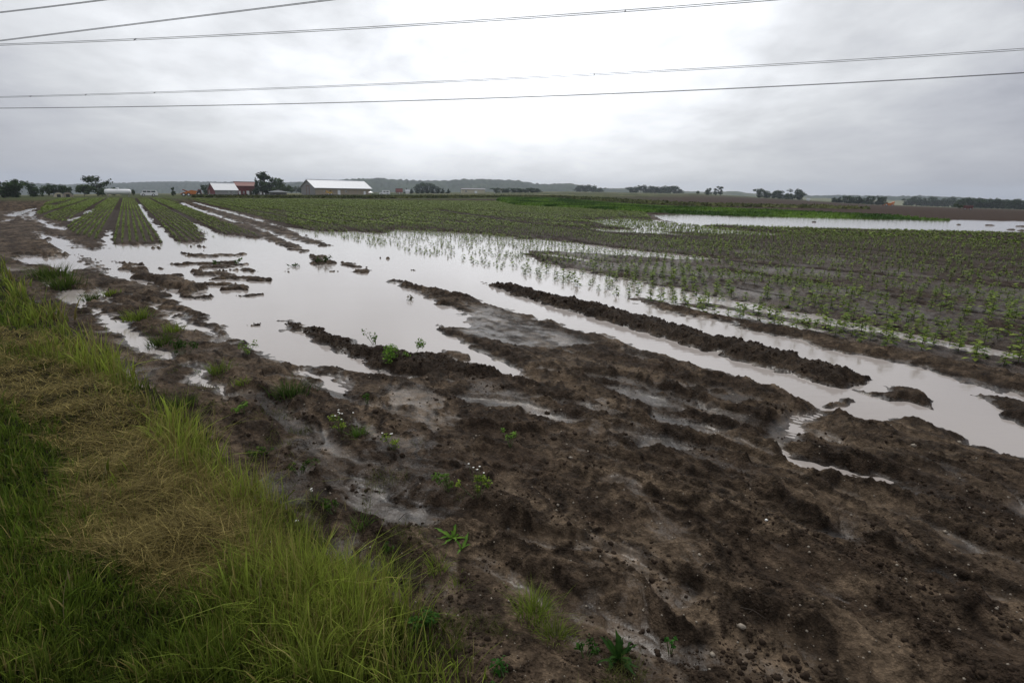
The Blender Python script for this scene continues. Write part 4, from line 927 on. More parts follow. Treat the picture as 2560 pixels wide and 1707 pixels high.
# ---- clods, stones and twigs on the mud
def lump(r, n=10):
    V = []; 
    for j in range(4):
        ph = (j + .5) / 4 * math.pi
        for i_ in range(6):
            a = i_ / 6 * 6.283 + j * .5; q = r.uniform(.65, 1.15); V.append((math.sin(ph) * math.cos(a) * q, math.sin(ph) * math.sin(a) * q, math.cos(ph) * .7 * q))
    Fs = []
    for j in range(3):
        for i_ in range(6):
            a, b = j * 6 + i_, j * 6 + (i_ + 1) % 6; Fs += [(a, b, b + 6), (a, b + 6, a + 6)]
    Fs += [(0, k + 1, k) for k in range(1, 5)] + [(18, 18 + k, 19 + k) for k in range(1, 5)]
    return np.array(V), np.array(Fs), np.ones((24, 3))
lt = [lump(r_) for _ in range(6)]
MUDP = [(430,850),(700,850),(980,830),(1190,880),(1450,800),(1900,950),(2100,980),(2360,1080),(2360,1580),(1100,1580),(900,1300),(600,1100)]
q = scat(MUDP, 14000); k = fbm(q[:, 0] * 2.2, q[:, 1] * 2.2, 160, 3) + .25 * fbm(q[:, 0] * 9, q[:, 1] * 9, 161, 2)
q = q[k > rng.uniform(-.1, .35, len(q))]; zq = gz(q[:, 0], q[:, 1]); q = q[zq > .012]; 
q2 = np.concatenate([rng.uniform(p.min(0), p.max(0), (9000, 2)) for p in (RIDGES[0][0], RIDGES[4][0])]); kk = np.maximum(sd_poly(q2, RIDGES[0][0]), sd_poly(q2, RIDGES[4][0])); q2 = q2[kk > -.02][:2600]
q = np.concatenate([q, q2])
zq = gz(q[:, 0], q[:, 1]); Dq = np.hypot(q[:, 0], q[:, 1]); n = len(q)
o_cp, o_zb, o_sc, o_rot = cp_, zb, sc1, rot
cp_ = q; zb = zq; sc1 = np.clip(rng.lognormal(-5.3, .6, n), .002, .022) * np.clip(.7 + Dq / 7, .8, 3.0); rot = rng.uniform(0, 6.28, n)
v = join(inst(lt, np.arange(n)))
tag(link('soil_clods', np_mesh('soil_clods', v[0], v[1], MCLOD, None, True)), 'crumbs and small clods of dark soil strewn over the mud', 'soil', kind='stuff')
q = scat(MUDP, 560); zq = gz(q[:, 0], q[:, 1]); q = q[zq > .015]; zq = zq[zq > .015]; n = len(q)
cp_ = q; zb = zq + .002; sc1 = np.clip(rng.lognormal(-5.5, .4, n), .002, .008) * np.clip(.6 + np.hypot(q[:, 0], q[:, 1]) / 7, .8, 2); rot = rng.uniform(0, 6.28, n)
v = join(inst(lt, np.arange(n)))
tag(link('grit', np_mesh('grit', v[0], v[1], MSTONE, None, True)), 'fine pale grit scattered over the mud', 'grit', kind='stuff')
MST2 = simple('orange_stone', (.30, .12, .04), .6, var=.3, scale=20)
for x, y, wpx, m_, lb in ((1703,1440,22,MSTONE,'largest pale angular stone in the dark foreground mud'),(1665,1389,15,MST2,'small orange stone on the foreground mud'),(1282,1160,10,MSTONE,'round whitish stone in the middle of the tracked mud'),
    (1311,1052,12,MSTONE,'pale stone on the crest of the central tyre track'),(1760,1194,9,MPETAL,'bright white pebble on the track mud right of centre'),(1857,1256,9,MSTONE,'upper of two pale pebbles right of centre'),(1859,1268,8,MSTONE,'lower of two pale pebbles right of centre'),
    (2171,1222,12,MSTONE,'pale stone on the mud towards the right edge'),(2098,1024,14,MSTONE,'pale stone on the bank below the right hand water'),(2204,1016,11,MSTONE,'pale stone near the crest of the right bank'),(1636,1503,17,MSTONE,'flat pale stone near the bottom edge'),
    (1607,1275,12,MSTONE,'pale stone among clods below the centre'),(1694,1475,8,MSTONE,'small pebble in front of the largest pale stone'),(1342,1217,8,MSTONE,'small pebble on the smooth mud at centre'),(1282,1300,14,MCLOD,'dark rounded stone with a wet shine in smooth mud'),(1860,1556,14,MSTONE,'pale stone at the bottom edge right of centre')):
    P, s = place_px(x, y); V_, F_, _ = lump(np.random.default_rng(int(x)))
    me = np_mesh('stone', V_ * wpx * s * .5 * np.array([1.1, .9, .8]), F_, m_, None, m_ is MCLOD); o = link('stone', me); o.location = (P[0], P[1], P[2] + wpx * s * .12); o.rotation_euler.z = random.uniform(0, 6)
    tag(o, lb, 'stone')
for x, y, lx, ly, lb in ((915,1195,30,-28,'forked dead twig standing in the wet mud left of centre'),(1785,1225,10,22,'thin dark twig lying beside the white pebble'),(1560,1350,50,20,'broken dark twig half buried in the foreground mud'),(1640,1290,-30,26,'short dark twig among the clods below the centre'),(1700,1395,60,30,'long thin stick lying across the foreground track'),(905,960,-34,18,'dark twig lying on mud right of the white flowers'),(1330,1160,4,-30,'dry bent stalk standing on the tracked mud')):
    P, s = place_px(x, y); P2, _ = place_px(x + lx, y + (abs(ly) if ly > 0 else 6))
    e = P2 - P + np.array([0, 0, .01 if ly > 0 else -ly * s]); g = MB(); m_ = Vector(e) * .5 + Vector((0, .01, .012))
    rr = max(.002, s * .9); g.tube((0, 0, .004), m_, rr, rr * .8, 5); g.tube(m_, e, rr * .8, rr * .4, 5)
    o = g.build('twig', MBARK); g2 = MB().tube(m_, m_ + Vector((e[1], -e[0], .03)) * .35, rr * .6, rr * .3, 5); g2.build('side_twig', MBARK, o)
    o.location = P; tag(o, lb, 'twig')
# ================================================================= far away: relief, trees, farm
def hill(name, prof, D, depth, c0, c1, lump_=5., seed=0):
    """wooded hill: skyline given as photo points, built at distance D with real depth"""
    prof = np.array(prof, float); xs = np.arange(prof[0, 0], prof[-1, 0], 2.2); ys = np.interp(xs, prof[:, 0], prof[:, 1])
    nr_ = 26; az = az_of(xs, ys); dp = dep_of(xs, ys); n = len(xs)
    Vs = []
    for k in range(nr_):
        t = k / (nr_ - 1); Dk = D + depth * t
        pf = np.sin(min(1, t * 1.35) * np.pi / 2) if t < .74 else np.cos((t - .74) / .26 * np.pi / 2)
        top = CAMH - (D + depth * .6) * dp; base = far_z(az, np.full(n, D)) - 12
        X_, Y_ = Dk * np.sin(az), Dk * np.cos(az)
        lum = (.5 + .5 * np.abs(fbm(X_ / 24, Y_ / 24, seed, 3)) * 2 + .4 * pn(X_ / 9, Y_ / 9, seed + 3)) * lump_ - lump_ * .8
        Vs.append(np.stack([X_, Y_, base + (top - base) * max(0, pf) + lum], 1))
    V = np.concatenate(Vs); i = np.arange(nr_ - 1)[:, None] * n + np.arange(n - 1)[None]
    Fq = np.stack([i, i + 1, i + 1 + n, i + n], -1).reshape(-1, 4)
    kk = sst(-.3, .3, fbm(V[:, 0] / 50, V[:, 1] / 50, seed + 9, 3)); C_ = np.array(c0) + (np.array(c1) - np.array(c0)) * kk[:, None]
    tag(link(name, np_mesh(name, V, Fq, MTREE, C_, False)), kind='structure')
    return V.reshape(nr_, n, 3), xs
hill('hills', [(-500,436),(-200,424),(0,418),(60,421),(110,421),(140,424),(165,423),(200,421),(240,420),(300,418.5),(360,416.5),(430,416),(480,416.5),(560,417.5),(640,418),(700,417),(745,415),(800,413),(860,415),(900,428),(950,446)], 1500, 900, (.014, .026, .013), (.030, .046, .022), 5, 1)
hill('hills', [(640,430),(680,419),(740,415),(800,411),(830,408.8),(870,408),(900,411),(960,413.5),(1020,413.5),(1060,411),(1120,410.8),(1185,413),(1226,421),(1260,422.5),(1290,420),(1330,428),(1390,433),(1440,437),(1480,446)], 1050, 600, (.012, .026, .012), (.030, .050, .020), 6, 2)
hill('hills', [(1180,440),(1230,430),(1286,421),(1310,420),(1335,426),(1370,432),(1440,432),(1500,436),(1560,438),(1600,440),(1640,441),(1690,438.5),(1715,443),(1760,446),(1820,450),(1900,454)], 1300, 500, (.035, .055, .022), (.10, .11, .05), 2, 3)
hill('hills', [(1560,443),(1640,442),(1720,445),(1790,446),(1860,449),(1920,448),(1990,449),(2050,450),(2090,450.5),(2130,450),(2200,453),(2280,457),(2352,460),(2500,466),(2800,480)], 1500, 400, (.012, .026, .012), (.03, .048, .02), 6, 4)
HV, HX = hill('hills', [(1780,456),(1850,455),(1950,457),(2040,460),(2130,461.5),(2200,465),(2290,471),(2352,475),(2500,482)], 1000, 320, (.12, .14, .06), (.20, .19, .10), .8, 5)

# trees: a few crown and trunk meshes of unit height, shared by copies
def crown_mesh(kind, seed):
    r = np.random.default_rng(seed)
    if kind == 'round':
        lob = [(r.normal(0, .19), r.normal(0, .19), r.uniform(.16, .84), r.uniform(.12, .20)) for _ in range(14)] + [(0, 0, .45, .26), (0, 0, .2, .2), (.1, .1, .12, .16)]
        v = leaf_cloud(900, lob, .055, (.020, .042, .014), (.050, .085, .026), seed, .35, .06)
    elif kind == 'tall':
        lob = [(r.normal(0, .09), r.normal(0, .09), .12 + .84 * r.uniform(0, 1), r.uniform(.08, .13)) for _ in range(18)]
        v = leaf_cloud(800, lob, .045, (.022, .042, .016), (.05, .08, .028), seed, .35, .08)
    elif kind == 'conifer':
        lob = [(r.normal(0, .10 * (1 - t)), r.normal(0, .10 * (1 - t)), .10 + .84 * t, .20 * (1 - t) + .02) for t in np.linspace(0, 1, 14)]
        v = leaf_cloud(800, lob, .045, (.014, .030, .014), (.032, .055, .022), seed, -.1, .05)
    elif kind == 'open':
        lob = [(r.normal(0, .20), r.normal(0, .18), r.uniform(.15, .88), r.uniform(.10, .17)) for _ in range(17)]
        v = leaf_cloud(700, lob, .045, (.022, .040, .016), (.05, .075, .028), seed, .3, .06)
    else:
        lob = [(r.normal(0, .45), r.normal(0, .3), r.uniform(.3, .7), r.uniform(.2, .3)) for _ in range(10)]
        v = leaf_cloud(600, lob, .10, (.024, .045, .014), (.06, .09, .03), seed, .4, .04)
    crown = np_mesh('crown', *v[:2], MTREE, v[2])
    mb = MB().tube((0, 0, -.15), (0.01, 0, .35), .026, .018, 7).tube((.01, 0, .35), (0, .01, .75), .018, .006, 6)
    for k in range(6):
        l = lob[k % len(lob)]; z0 = .2 + .06 * k; mb.tube((0, 0, z0), (l[0], l[1], max(l[2], z0 + .05)), .009, .003, 5)
    tk = bpy.data.meshes.new('trunk'); tk.from_pydata(mb.v, [], mb.f); tk.materials.append(MBARK)
    return crown, tk
CM = {(k, i): crown_mesh(k, 50 + i * 7 + j * 31) for j, k in enumerate(('round', 'tall', 'conifer', 'open', 'bush')) for i in range(3)}
tcount = 0
def tree(kind, x, top, wpx, D, label, group=None, name=None):
    global tcount
    P, s, az = ground_pt(x, D); z0 = float(gz(P[0], P[1])[0])
    ptop = ray(np.array(float(x)), np.array(float(top))); zt = CAMH + ptop[2] / np.hypot(ptop[0], ptop[1]) * D
    H = max(1.5, (zt - z0) * 1.08); wpx *= 1.22; nat = {'round': .78, 'tall': .42, 'conifer': .5, 'open': .85, 'bush': 1.7}[kind]
    root = empty(name or {'conifer': 'conifer_tree', 'bush': 'shrub'}.get(kind, 'broadleaf_tree'), (P[0], P[1], z0), random.uniform(0, 6.28))
    sx_ = wpx * s / nat; root.scale = (sx_, sx_, H)
    c, t = CM[(kind, tcount % 3)]; tcount += 1
    link('crown', c, root); link('trunk', t, root)
    tag(root, label, 'shrub' if kind == 'bush' else 'tree', group)
    return root
g = 'dark trees at the far left edge of the field'
for x, t, w_, D_ in ((-40,412,60,150),(6,416,44,150),(32,414,36,152)): tree('round', x, t, w_, D_, 'near black leafy tree in the mass at the far left edge', g)
tree('round', 74, 421, 26, 170, 'small dark tree just right of the far left tree mass')
for x, t, w_, k in ((108,428,30,'bush'),(128,424,26,'round'),(152,427,34,'bush')): tree(k, x, t, w_, 190, 'low dark tree behind the two pale domes', 'low dark trees behind the pale domes')
tree('bush', 190, 422, 44, 190, 'wide low thicket left of the open crowned tree', name='thicket'); tree('open', 222, 404, 46, 185, 'tall open crowned tree left of the white tank')
tree('bush', 240, 430, 34, 190, 'small dark bush at the left end of the white tank')
tree('bush', 303, 434, 9, 175, 'tiny bush between the white tank and the white van'); tree('tall', 396, 430, 8, 175, 'single narrow bush standing right of the white van')
tree('round', 472, 423, 18, 255, 'dark round tree behind the left gable of the small barn')
tree('conifer', 589, 407, 16, 235, 'pointed conifer at the right end of the red barn')
tree('tall', 610, 396, 30, 238, 'tallest tree beside the red barn, narrow crown'); tree('tall', 602, 404, 16, 244, 'slim tree between conifer and tallest tree')
tree('round', 637, 408.5, 40, 238, 'dark round tree above the low white roof'); tree('bush', 645, 424, 30, 232, 'low dark bush under the round farmyard tree')
tree('bush', 618, 428, 24, 246, 'dark undergrowth beneath the tallest farmyard tree')
g = 'dark wood between the barns'
for x, t in ((668,430),(680,428),(690,430)): tree('bush', x, t, 24, 420, 'low dark trees in the gap between farmyard and big barn', g)
g = 'hazy trees at the foot of the hill'
for x, t, w_ in ((962,421,20),(976,420,22),(990,422,20),(1004,427,16)): tree('round', x, t, w_, 520, 'hazy blue green tree at the foot of the middle hill', g)
g = 'row of small trees beyond the parked vehicles'
for x in range(934, 1040, 12): tree('conifer', x, 431 + random.uniform(-1, 3), 9, 330, 'small dark tree in the row right of the white caravan', g)
g = 'dark hedge trees right of the cream building'
for i_, x in enumerate((1140,1158,1166,1180,1194,1208,1222,1234)): tree('round', x, 432 + (i_ % 3), 19, 400, 'dark hedge tree right of the cream building', g)
g = 'trees at the end of the middle hill'
for x, t, w_ in ((1331,427,20),(1345,425,24),(1362,426,24),(1377,431,18)): tree('round', x, t, w_, 700, 'hazy tree in the group at the right foot of the hill', g)
g = 'grey green wood on the horizon right of centre'
for i_, x in enumerate(range(1450, 1566, 11)): tree('round' if i_ != 2 else 'open', x, (430,428,425,428,427,428,429,427,427,428,434)[i_], 19, 620, 'grey green tree in the long wood on the horizon', g)
for x, t, w_, lb in ((1626,432,13,'leftmost of three lollipop trees on the horizon'),(1643,433,9,'middle one of three lollipop trees on the horizon'),(1654,430.5,11,'rightmost of three lollipop trees on the horizon')): tree('tall' if w_ < 12 else 'round', x, t, w_, 430, lb)
tree('bush', 1603, 438, 8, 430, 'small bush left of the three horizon trees')
g = 'clump of trees right of the three horizon trees'
for x, t, w_ in ((1744,434,19),(1762,439,22),(1778,438,16),(1792,438,18),(1808,444,22)): tree('round', x, t, w_, 430, 'tree in the clump right of the three horizon trees', g)
tree('round', 1836, 434.5, 28, 430, 'large domed tree standing right of the horizon clump'); tree('bush', 1822, 444, 24, 430, 'low bush at the left foot of the domed tree')
g = 'dark conifer block at right'
for i_, x in enumerate((1918,1930,1942,1952,1962,1974,1984,1994,2004,2018,2030)): tree('conifer' if i_ % 2 else 'round', x, 454 - 2 * (i_ % 3), 17, 400, 'dark tree in the block left of the orange harvester', g)
g = 'far tree line behind the pale right hand field'
for i_, x in enumerate(range(2085, 2196, 12)): tree('round', x, 456 - 3 * (i_ % 3) + (x - 2085) * .03, 19, 620, 'hazy tree in the line behind the pale field', g)
g = 'dark tree line at the right edge'
for i_, x in enumerate(range(2204, 2420, 13)): tree('round', x, 459 - 3 * ((i_ * 5) % 3) + (x - 2204) * .03, 22, 430, 'dark tree in the line at the right edge', g)
tree('bush', 2228 - 20, 474, 18, 190, 'low dark bush left of the red trailer')

# ---- farm things; local x runs to the right, y away, sizes in metres from the photo
def anchor(name, x, D, label, cat, turn=0., group=None):
    P, s, az = ground_pt(x, D); z0 = float(gz(P[0], P[1])[0])
    o = empty(name, (P[0], P[1], z0), -az + R(turn)); tag(o, label, cat, group); return o, s, z0
def zpix(x, y, D):
    d = ray(np.array(float(x)), np.array(float(y))); return CAMH - D * float(-d[2] / np.hypot(d[0], d[1]))
def wheel(parent, x, y, r, w=.25, name='wheel'):
    t = MB().lathe([(-w/2, r*.55), (-w/2, r*.95), (-w*.3, r), (w*.3, r), (w/2, r*.95), (w/2, r*.55)], 'y', 18, (x, y, r)).build(name, MTYRE, parent)
    MB().lathe([(-w/2-.01, r*.2), (-w/2-.02, r*.5), (w/2+.02, r*.5), (w/2+.01, r*.2)], 'y', 14, (x, y, r)).build('rim', MWHITE, t)
def gabled(x, D, turn, L, Wd, hw, hr, label, name, mwall, mroof, wins=(), doors=(), over=.35, cat='barn', gdoor=None, mgable=None):
    """near-left corner at the anchor; length along +x, gable at x=0"""
    o, s, z0 = anchor(name, x, D, label, cat, turn)
    MB().prism([(0, -.6), (Wd, -.6), (Wd, hw), (Wd / 2, hr), (0, hw)], 0, L, 'x').build('wall', mwall, o)
    th = .14; k = (hr - hw) / (Wd / 2); e = over
    prof = [(-e, hw - e * k + .03), (Wd / 2, hr + .03), (Wd + e, hw - e * k + .03), (Wd + e, hw - e * k + .03 + th), (Wd / 2, hr + .03 + th), (-e, hw - e * k + .03 + th)]
    rf = MB().prism(prof, -e, L + e, 'x').build('roof', mroof, o)
    MB().box(-e - .05, L + e + .05, Wd / 2 - .2, Wd / 2 + .2, hr + .12, hr + .26).build('ridge_cap', mroof, rf)
    for (a, b, c, d) in wins:
        f = MB().box(a, b, -.06, .0, c, d).build('window', MWHITE, o); MB().box(a + .1, b - .1, -.09, -.05, c + .1, d - .1).build('pane', MGLASS, f)
    for (a, b, d) in doors: MB().box(a, b, -.08, .0, 0, d).build('door', MWHITE, o)
    if mgable: MB().prism([(.05, 0), (Wd - .05, 0), (Wd - .05, hw - .1), (Wd / 2, hr - .15), (.05, hw - .1)], -.06, -.003, 'x').build('gable_cladding', mgable, o)
    if gdoor:
        a, b, d = gdoor; f = MB().box(-.12, -.062, a, b, 0, d).build('barn_door', MWALL, o); MB().box(-.17, -.12, a - .15, a + .12, 0, d).box(-.17, -.12, b - .12, b + .15, 0, d).box(-.17, -.12, a - .15, b + .15, d, d + .25).build('door_frame', MBROWN, f)
    return o
# white tank
TD = 150; o, s, z0 = anchor('storage_tank', 269, TD, 'long white cylindrical tank on saddles at the head of the rows', 'tank')
L_ = 52 * s; r = 1.55 * s * 4.0 * .98
ctr = r + .45
MB().lathe([(-L_/2, r*.05), (-L_/2+.03, r*.5), (-L_/2+.14, r*.8), (-L_/2+.4, r*.98), (-L_/2+.6, r), (L_/2-.6, r), (L_/2-.4, r*.98), (L_/2-.14, r*.8), (L_/2-.03, r*.5), (L_/2, r*.05)], 'x', 32, (0, 0, ctr)).build('tank_shell', MWHITE, o, True)
for sx2 in (-.38, .38):
    MB().box(L_*sx2-.12, L_*sx2+.12, -r*.75, r*.75, -.3, .62).build('saddle', MWALL, o)
MB().lathe([(ctr + r - .05, .28), (ctr + r + .22, .28), (ctr + r + .26, .1)], 'z', 14).build('hatch', MWHITE, o)
# white van
o, s, z0 = anchor('van', 340, 158, 'white van with dark windows parked right of the white tank', 'van')
q = s
MB().prism([(-17*q, 2.6*q), (-17*q, 6.5*q), (-14.5*q, 8*q), (-12*q, 13.2*q), (-10.5*q, 13.8*q), (15.5*q, 13.4*q), (17*q, 11*q), (17.4*q, 2.6*q)], -.95, .95, 'y').build('body', MWHITE, o)
for a, b in ((-11.2, -4.5), (-3.2, 3.6), (5., 12.8)): MB().box(a*q, b*q, -.975, -.955, 9.4*q, 12.6*q).build('window', MGLASS, o)
MB().add([(-14.9*q, -.8, 8.2*q), (-14.9*q, .8, 8.2*q), (-12.5*q, .8, 13*q), (-12.5*q, -.8, 13*q)], [(0, 1, 2, 3)]).build('windscreen', MGLASS, o)
for a in (-11, 8.5):
    for b in (-.9, .9): wheel(o, a*q, b, 3.1*q)
MB().box(-17.3*q, -17*q, -.7, .7, 4.6*q, 5.6*q).build('headlight', MGLASS, o); MB().box(-17.8*q, 17.8*q, -.9, .9, 2*q, 2.58*q).build('bumper', MDARK, o)
# two pale domed shelters
for x, c, lb in ((131, MCREAM, 'pale domed shelter, left and brighter of the two'), (152, MTAN, 'pale domed shelter, right and duller of the two')):
    o, s, z0 = anchor('domed_shelter', x, 150, lb, 'shelter'); rr = 10 * s
    prof = [(math.cos(a) * rr, math.sin(a) * rr) for a in np.linspace(0, math.pi, 15)]
    MB().prism(prof, 0, 3.0, 'y').build('cover', c, o); 
    for a in (.0, 1.5, 3.0):
        prof2 = [(math.cos(t) * (rr + .06), math.sin(t) * (rr + .06)) for t in np.linspace(0, math.pi, 15)]
        prof2 += [(math.cos(t) * (rr - .02), math.sin(t) * (rr - .02)) for t in np.linspace(math.pi, 0, 15)]
        MB().prism(prof2, a - .06, a + .06, 'y').build('hoop', MWALL, o)
    MB().box(-rr * .35, rr * .35, -.05, -.005, 0, rr * .62).build('doorway', MDARK, o)
# orange farm machine
o, s, z0 = anchor('farm_machine', 436, 165, 'orange and red farm machine parked at the field edge', 'farm machine'); q = s
MB().box(-20*q, 8*q, -1, 1, 3.5*q, 5.2*q).build('chassis', MDKRED, o)
MB().prism([(-22*q, 6*q), (-8*q, 5.25*q), (10*q, 5.25*q), (14*q, 12*q), (2*q, 14*q), (-8*q, 10.5*q)], -1.1, 1.1, 'y').build('hopper', MORANGE, o)
MB().prism([(11*q, 4*q), (23*q, 4*q), (22*q, 15*q), (16*q, 16.5*q), (14.4*q, 12*q)], -.9, .9, 'y').build('cab', MDKRED, o); MB().box(16*q, 21*q, -.94, -.905, 9*q, 14*q).build('window', MGLASS, o)
MB().tube((-6*q, 0, 11*q), (-15*q, -.6, 15*q), .16, .12).build('discharge_spout', MDKRED, o)
for a, r in ((-14, 4), (-4, 4), (17, 5)):
    for b in (-1.1, 1.1): wheel(o, a*q, b, r*q, .4)
# flat dark trailer in front of the small barn
o, s, z0 = anchor('flatbed_trailer', 505, 190, 'long low dark flatbed trailer in front of the small white roofed barn', 'trailer'); q = s
MB().box(-48*q, 42*q, -1.1, 1.1, 2.4*q, 3.6*q).build('deck', MDARK, o); MB().box(42*q, 56*q, -.1, .1, 2*q, 2.6*q).build('drawbar', MGREYR, o)
for a in (-30, -24, 24, 30): wheel(o, a*q, -1.0, 2.0*q)
# buildings
BD = 232; s = ground_pt(500, BD)[1]
gabled(493, BD, 22, 51*s, 40*s, 13*s*.9, 27*s, 'small barn with white roof, grey side wall and red gable', 'barn', MWALL, MROOF, wins=((30*s, 33*s, 5*s, 8*s), (40*s, 44*s, 4*s, 8*s)), mgable=MRED, gdoor=(26*s, 33*s, 11*s))
s = ground_pt(560, 246)[1]
gabled(541, 246, 4, 46*s, 30*s, 20*s, 28*s, 'long red barn with a row of white doors behind the small barn', 'barn', MRED, MDKRED, wins=((2*s, 5*s, 3*s, 8*s), (15*s, 18*s, 3*s, 8*s)), doors=((6.5*s, 9.5*s, 8.5*s), (22*s, 28*s, 9*s), (33*s, 40*s, 8.5*s)))
s = ground_pt(610, 262)[1]
gabled(592, 262, 2, 28*s, 20*s, 9*s, 13*s, 'low pale outbuilding under the tall farmyard trees', 'outbuilding', MWALL, MGREYR, doors=((3*s, 7*s, 7*s), (12*s, 18*s, 7*s)), cat='shed')
o, s, z0 = anchor('shed', 638, 226, 'low open shed with a shallow white roof under the round tree', 'shed'); q = s
MB().prism([(-20*q, 6.2*q), (20*q, 6.2*q), (20*q, 7.4*q), (6*q, 10*q), (0, 11*q), (-6*q, 10*q), (-20*q, 7.4*q)], 0, 5, 'y').build('roof', MROOF, o)
for a in (-18.5, -6, 6, 18.5): MB().box(a*q-.1, a*q+.1, .3, .5, -.4, 6.15*q).build('post', MWALL, o)
MB().box(-18*q, 18*q, 4.4, 4.6, -.4, 6.1*q).build('back_wall', MWALL, o)
BD = 240; s = ground_pt(770, BD)[1]
zb0 = zpix(724, 431, BD) - ground_pt(724, BD)[0][2]
o = gabled(724, BD, 31, 150*s, 60*s, zb0, zb0 + 16.5*s, 'largest barn with long white metal roof and pale gable with a brown framed door', 'barn', MTAN, MROOF,
       wins=((22*s, 27*s, 6*s, 10*s), (78*s, 83*s, 6*s, 10*s)), doors=((58*s, 65*s, 11*s), (130*s, 136*s, 9*s)), mgable=MWALL, gdoor=(24*s, 36*s, 19*s), over=.6)
MB().prism([(.0, -.4), (60*s, -.4), (60*s, .9), (0, .9)], -.2, -.1, 'x')
for k_ in range(1, 12): MB().box(150*s*k_/12 - .05, 150*s*k_/12 + .05, -.045, -.002, .1, zb0 - .45).build('wall_batten', MWALL, o)
# yellow digger in front of the barn
o, s, z0 = anchor('digger', 757, 222, 'yellow machine standing in front of the big barn wall', 'digger'); q = s
MB().prism([(-6*q, 3*q), (6*q, 3*q), (6*q, 6.6*q), (-1*q, 7*q), (-6*q, 5.5*q)], -.9, .9, 'y').build('body', MYEL, o)
MB().box(-1*q, 4.5*q, -.75, .75, 7.02*q, 11*q).build('cab', MYEL, o); MB().box(-.4*q, 3.9*q, -.79, -.755, 7.6*q, 10.2*q).build('window', MGLASS, o)
MB().tube((-4*q, 0, 6*q), (-7.5*q, 0, 10*q), .15).tube((-7.5*q, 0, 10*q), (-9*q, 0, 4*q), .12).build('boom', MYEL, o)
for a in (-3.6, 3.6):
    for b in (-.9, .9): wheel(o, a*q, b, 2.4*q)
# small white tent, caravan, distant houses
o, s, z0 = anchor('tent', 851, 232, 'small white peaked tent at the right end of the big barn', 'tent'); q = s
MB().add([(-6*q, 0, 5*q), (6*q, 0, 5*q), (6*q, 2.4, 5*q), (-6*q, 2.4, 5*q), (0, 1.2, 8.4*q)], [(0, 1, 4), (1, 2, 4), (2, 3, 4), (3, 0, 4), (3, 2, 1, 0)]).build('canopy', MWHITE, o)
for a in (-5.6, 5.6): MB().box(a*q-.06, a*q+.06, .1, .22, -.3, 5*q).build('pole', MWALL, o)
o, s, z0 = anchor('motorhome', 884, 228, 'white motorhome parked right of the big barn', 'motorhome'); q = s
MB().prism([(-13*q, 2*q), (-13*q, 4.5*q), (-8*q, 5.4*q), (-6*q, 6.4*q), (-6.6*q, 10.4*q), (11*q, 10.4*q), (11.4*q, 2*q)], -1, 1, 'y').build('body', MWHITE, o)
for a, b in ((-3, 1), (3.5, 8)): MB().box(a*q, b*q, -1.03, -1.005, 6.3*q, 8.4*q).build('window', MGLASS, o)
for a in (-8, 6): wheel(o, a*q, -.95, 1.9*q)
def house(x, D, wpx, hw, hr, lb, mw, mr, turn=6):
    s = ground_pt(x, D)[1]; return gabled(x - wpx / 2, D, turn, wpx*s, wpx*.55*s, hw*s, hr*s, lb, 'house', mw, mr, wins=((wpx*.15*s, wpx*.3*s, hw*.35*s, hw*.75*s), (wpx*.7*s, wpx*.85*s, hw*.35*s, hw*.75*s)), doors=((wpx*.45*s, wpx*.57*s, hw*.7*s),), cat='house', over=.3)
house(917, 300, 13, 6, 11, 'small house with tan walls and reddish roof right of the motorhome', MTAN, MDKRED); house(936, 320, 8, 6, 9, 'tiny white shed just right of the red roofed house', MWHITE, MROOF)
s = ground_pt(1087, 360)[1]
gabled(1060, 360, 2, 54*s, 30*s, 8.5*s, 11*s, 'long cream building in front of the middle hill', 'farm_building', MCREAM, MGREYR, wins=((8*s, 13*s, 3*s, 6*s),), doors=((30*s, 36*s, 6*s),), cat='building')
house(1140, 420, 9, 6, 9.5, 'small white house left in the dark hedge', MWHITE, MGREYR); house(1153, 430, 8, 5.5, 8.5, 'smaller white house right in the dark hedge', MWHITE, MTAN)
house(1857, 420, 6, 3, 4.5, 'tiny white hut right of the large domed tree', MWHITE, MROOF); 
o, s, z0 = anchor('polytunnel', 2137, 1120, 'white polytunnel on the pale field at right', 'polytunnel'); rr = 4.4 * s
MB().prism([(math.cos(a) * rr, math.sin(a) * rr) for a in np.linspace(0, math.pi, 11)], -8*s, 8*s, 'x').build('cover', MWHITE, o)
jx_ = int(np.argmin(np.abs(HX - 2137))); _px, _py, _ = proj(HV[:, jx_]); kx_ = int(np.argmin(np.abs(_py - 463.5))); o.location = HV[kx_, jx_] + np.array([0, 0, 1.0])
MB().box(-8.2*s, -8.02*s, -rr*.4, rr*.4, 0, rr*.7).build('doorway', MDARK, o)
# orange harvester, red trailer on the right
o, s, z0 = anchor('harvester', 2045, 240, 'orange harvester working beside the dark conifer block', 'harvester'); q = s
o.location.z = max(z0, zpix(2045, 473.5, 240))
MB().prism([(-10*q, 1.6*q), (8*q, 1.6*q), (10*q, 5*q), (5*q, 7*q), (-5*q, 6.4*q), (-10*q, 3*q)], -1.2, 1.2, 'y').build('body', MORANGE, o); MB().box(-7*q, -3*q, -.9, .9, 6.6*q, 9*q).build('cab', MDARK, o)
MB().tube((4*q, 0, 7*q), (10*q, 0, 9*q), .25).build('unloading_auger', MORANGE, o); MB().box(-13.5*q, -10.2*q, -2, 2, .5*q, 2*q).build('header', MDKRED, o)
for a, r in ((-5, 2.6), (6, 1.9)): wheel(o, a*q, -1.2, r*q, .5)
o, s, z0 = anchor('farm_trailer', 2228, 170, 'dark red box trailer standing on the ploughed field at right', 'trailer'); q = s
MB().prism([(-8*q, 3*q), (8*q, 3*q), (9*q, 9.4*q), (-9*q, 9.4*q)], -1, 1, 'y').build('box', MDKRED, o)
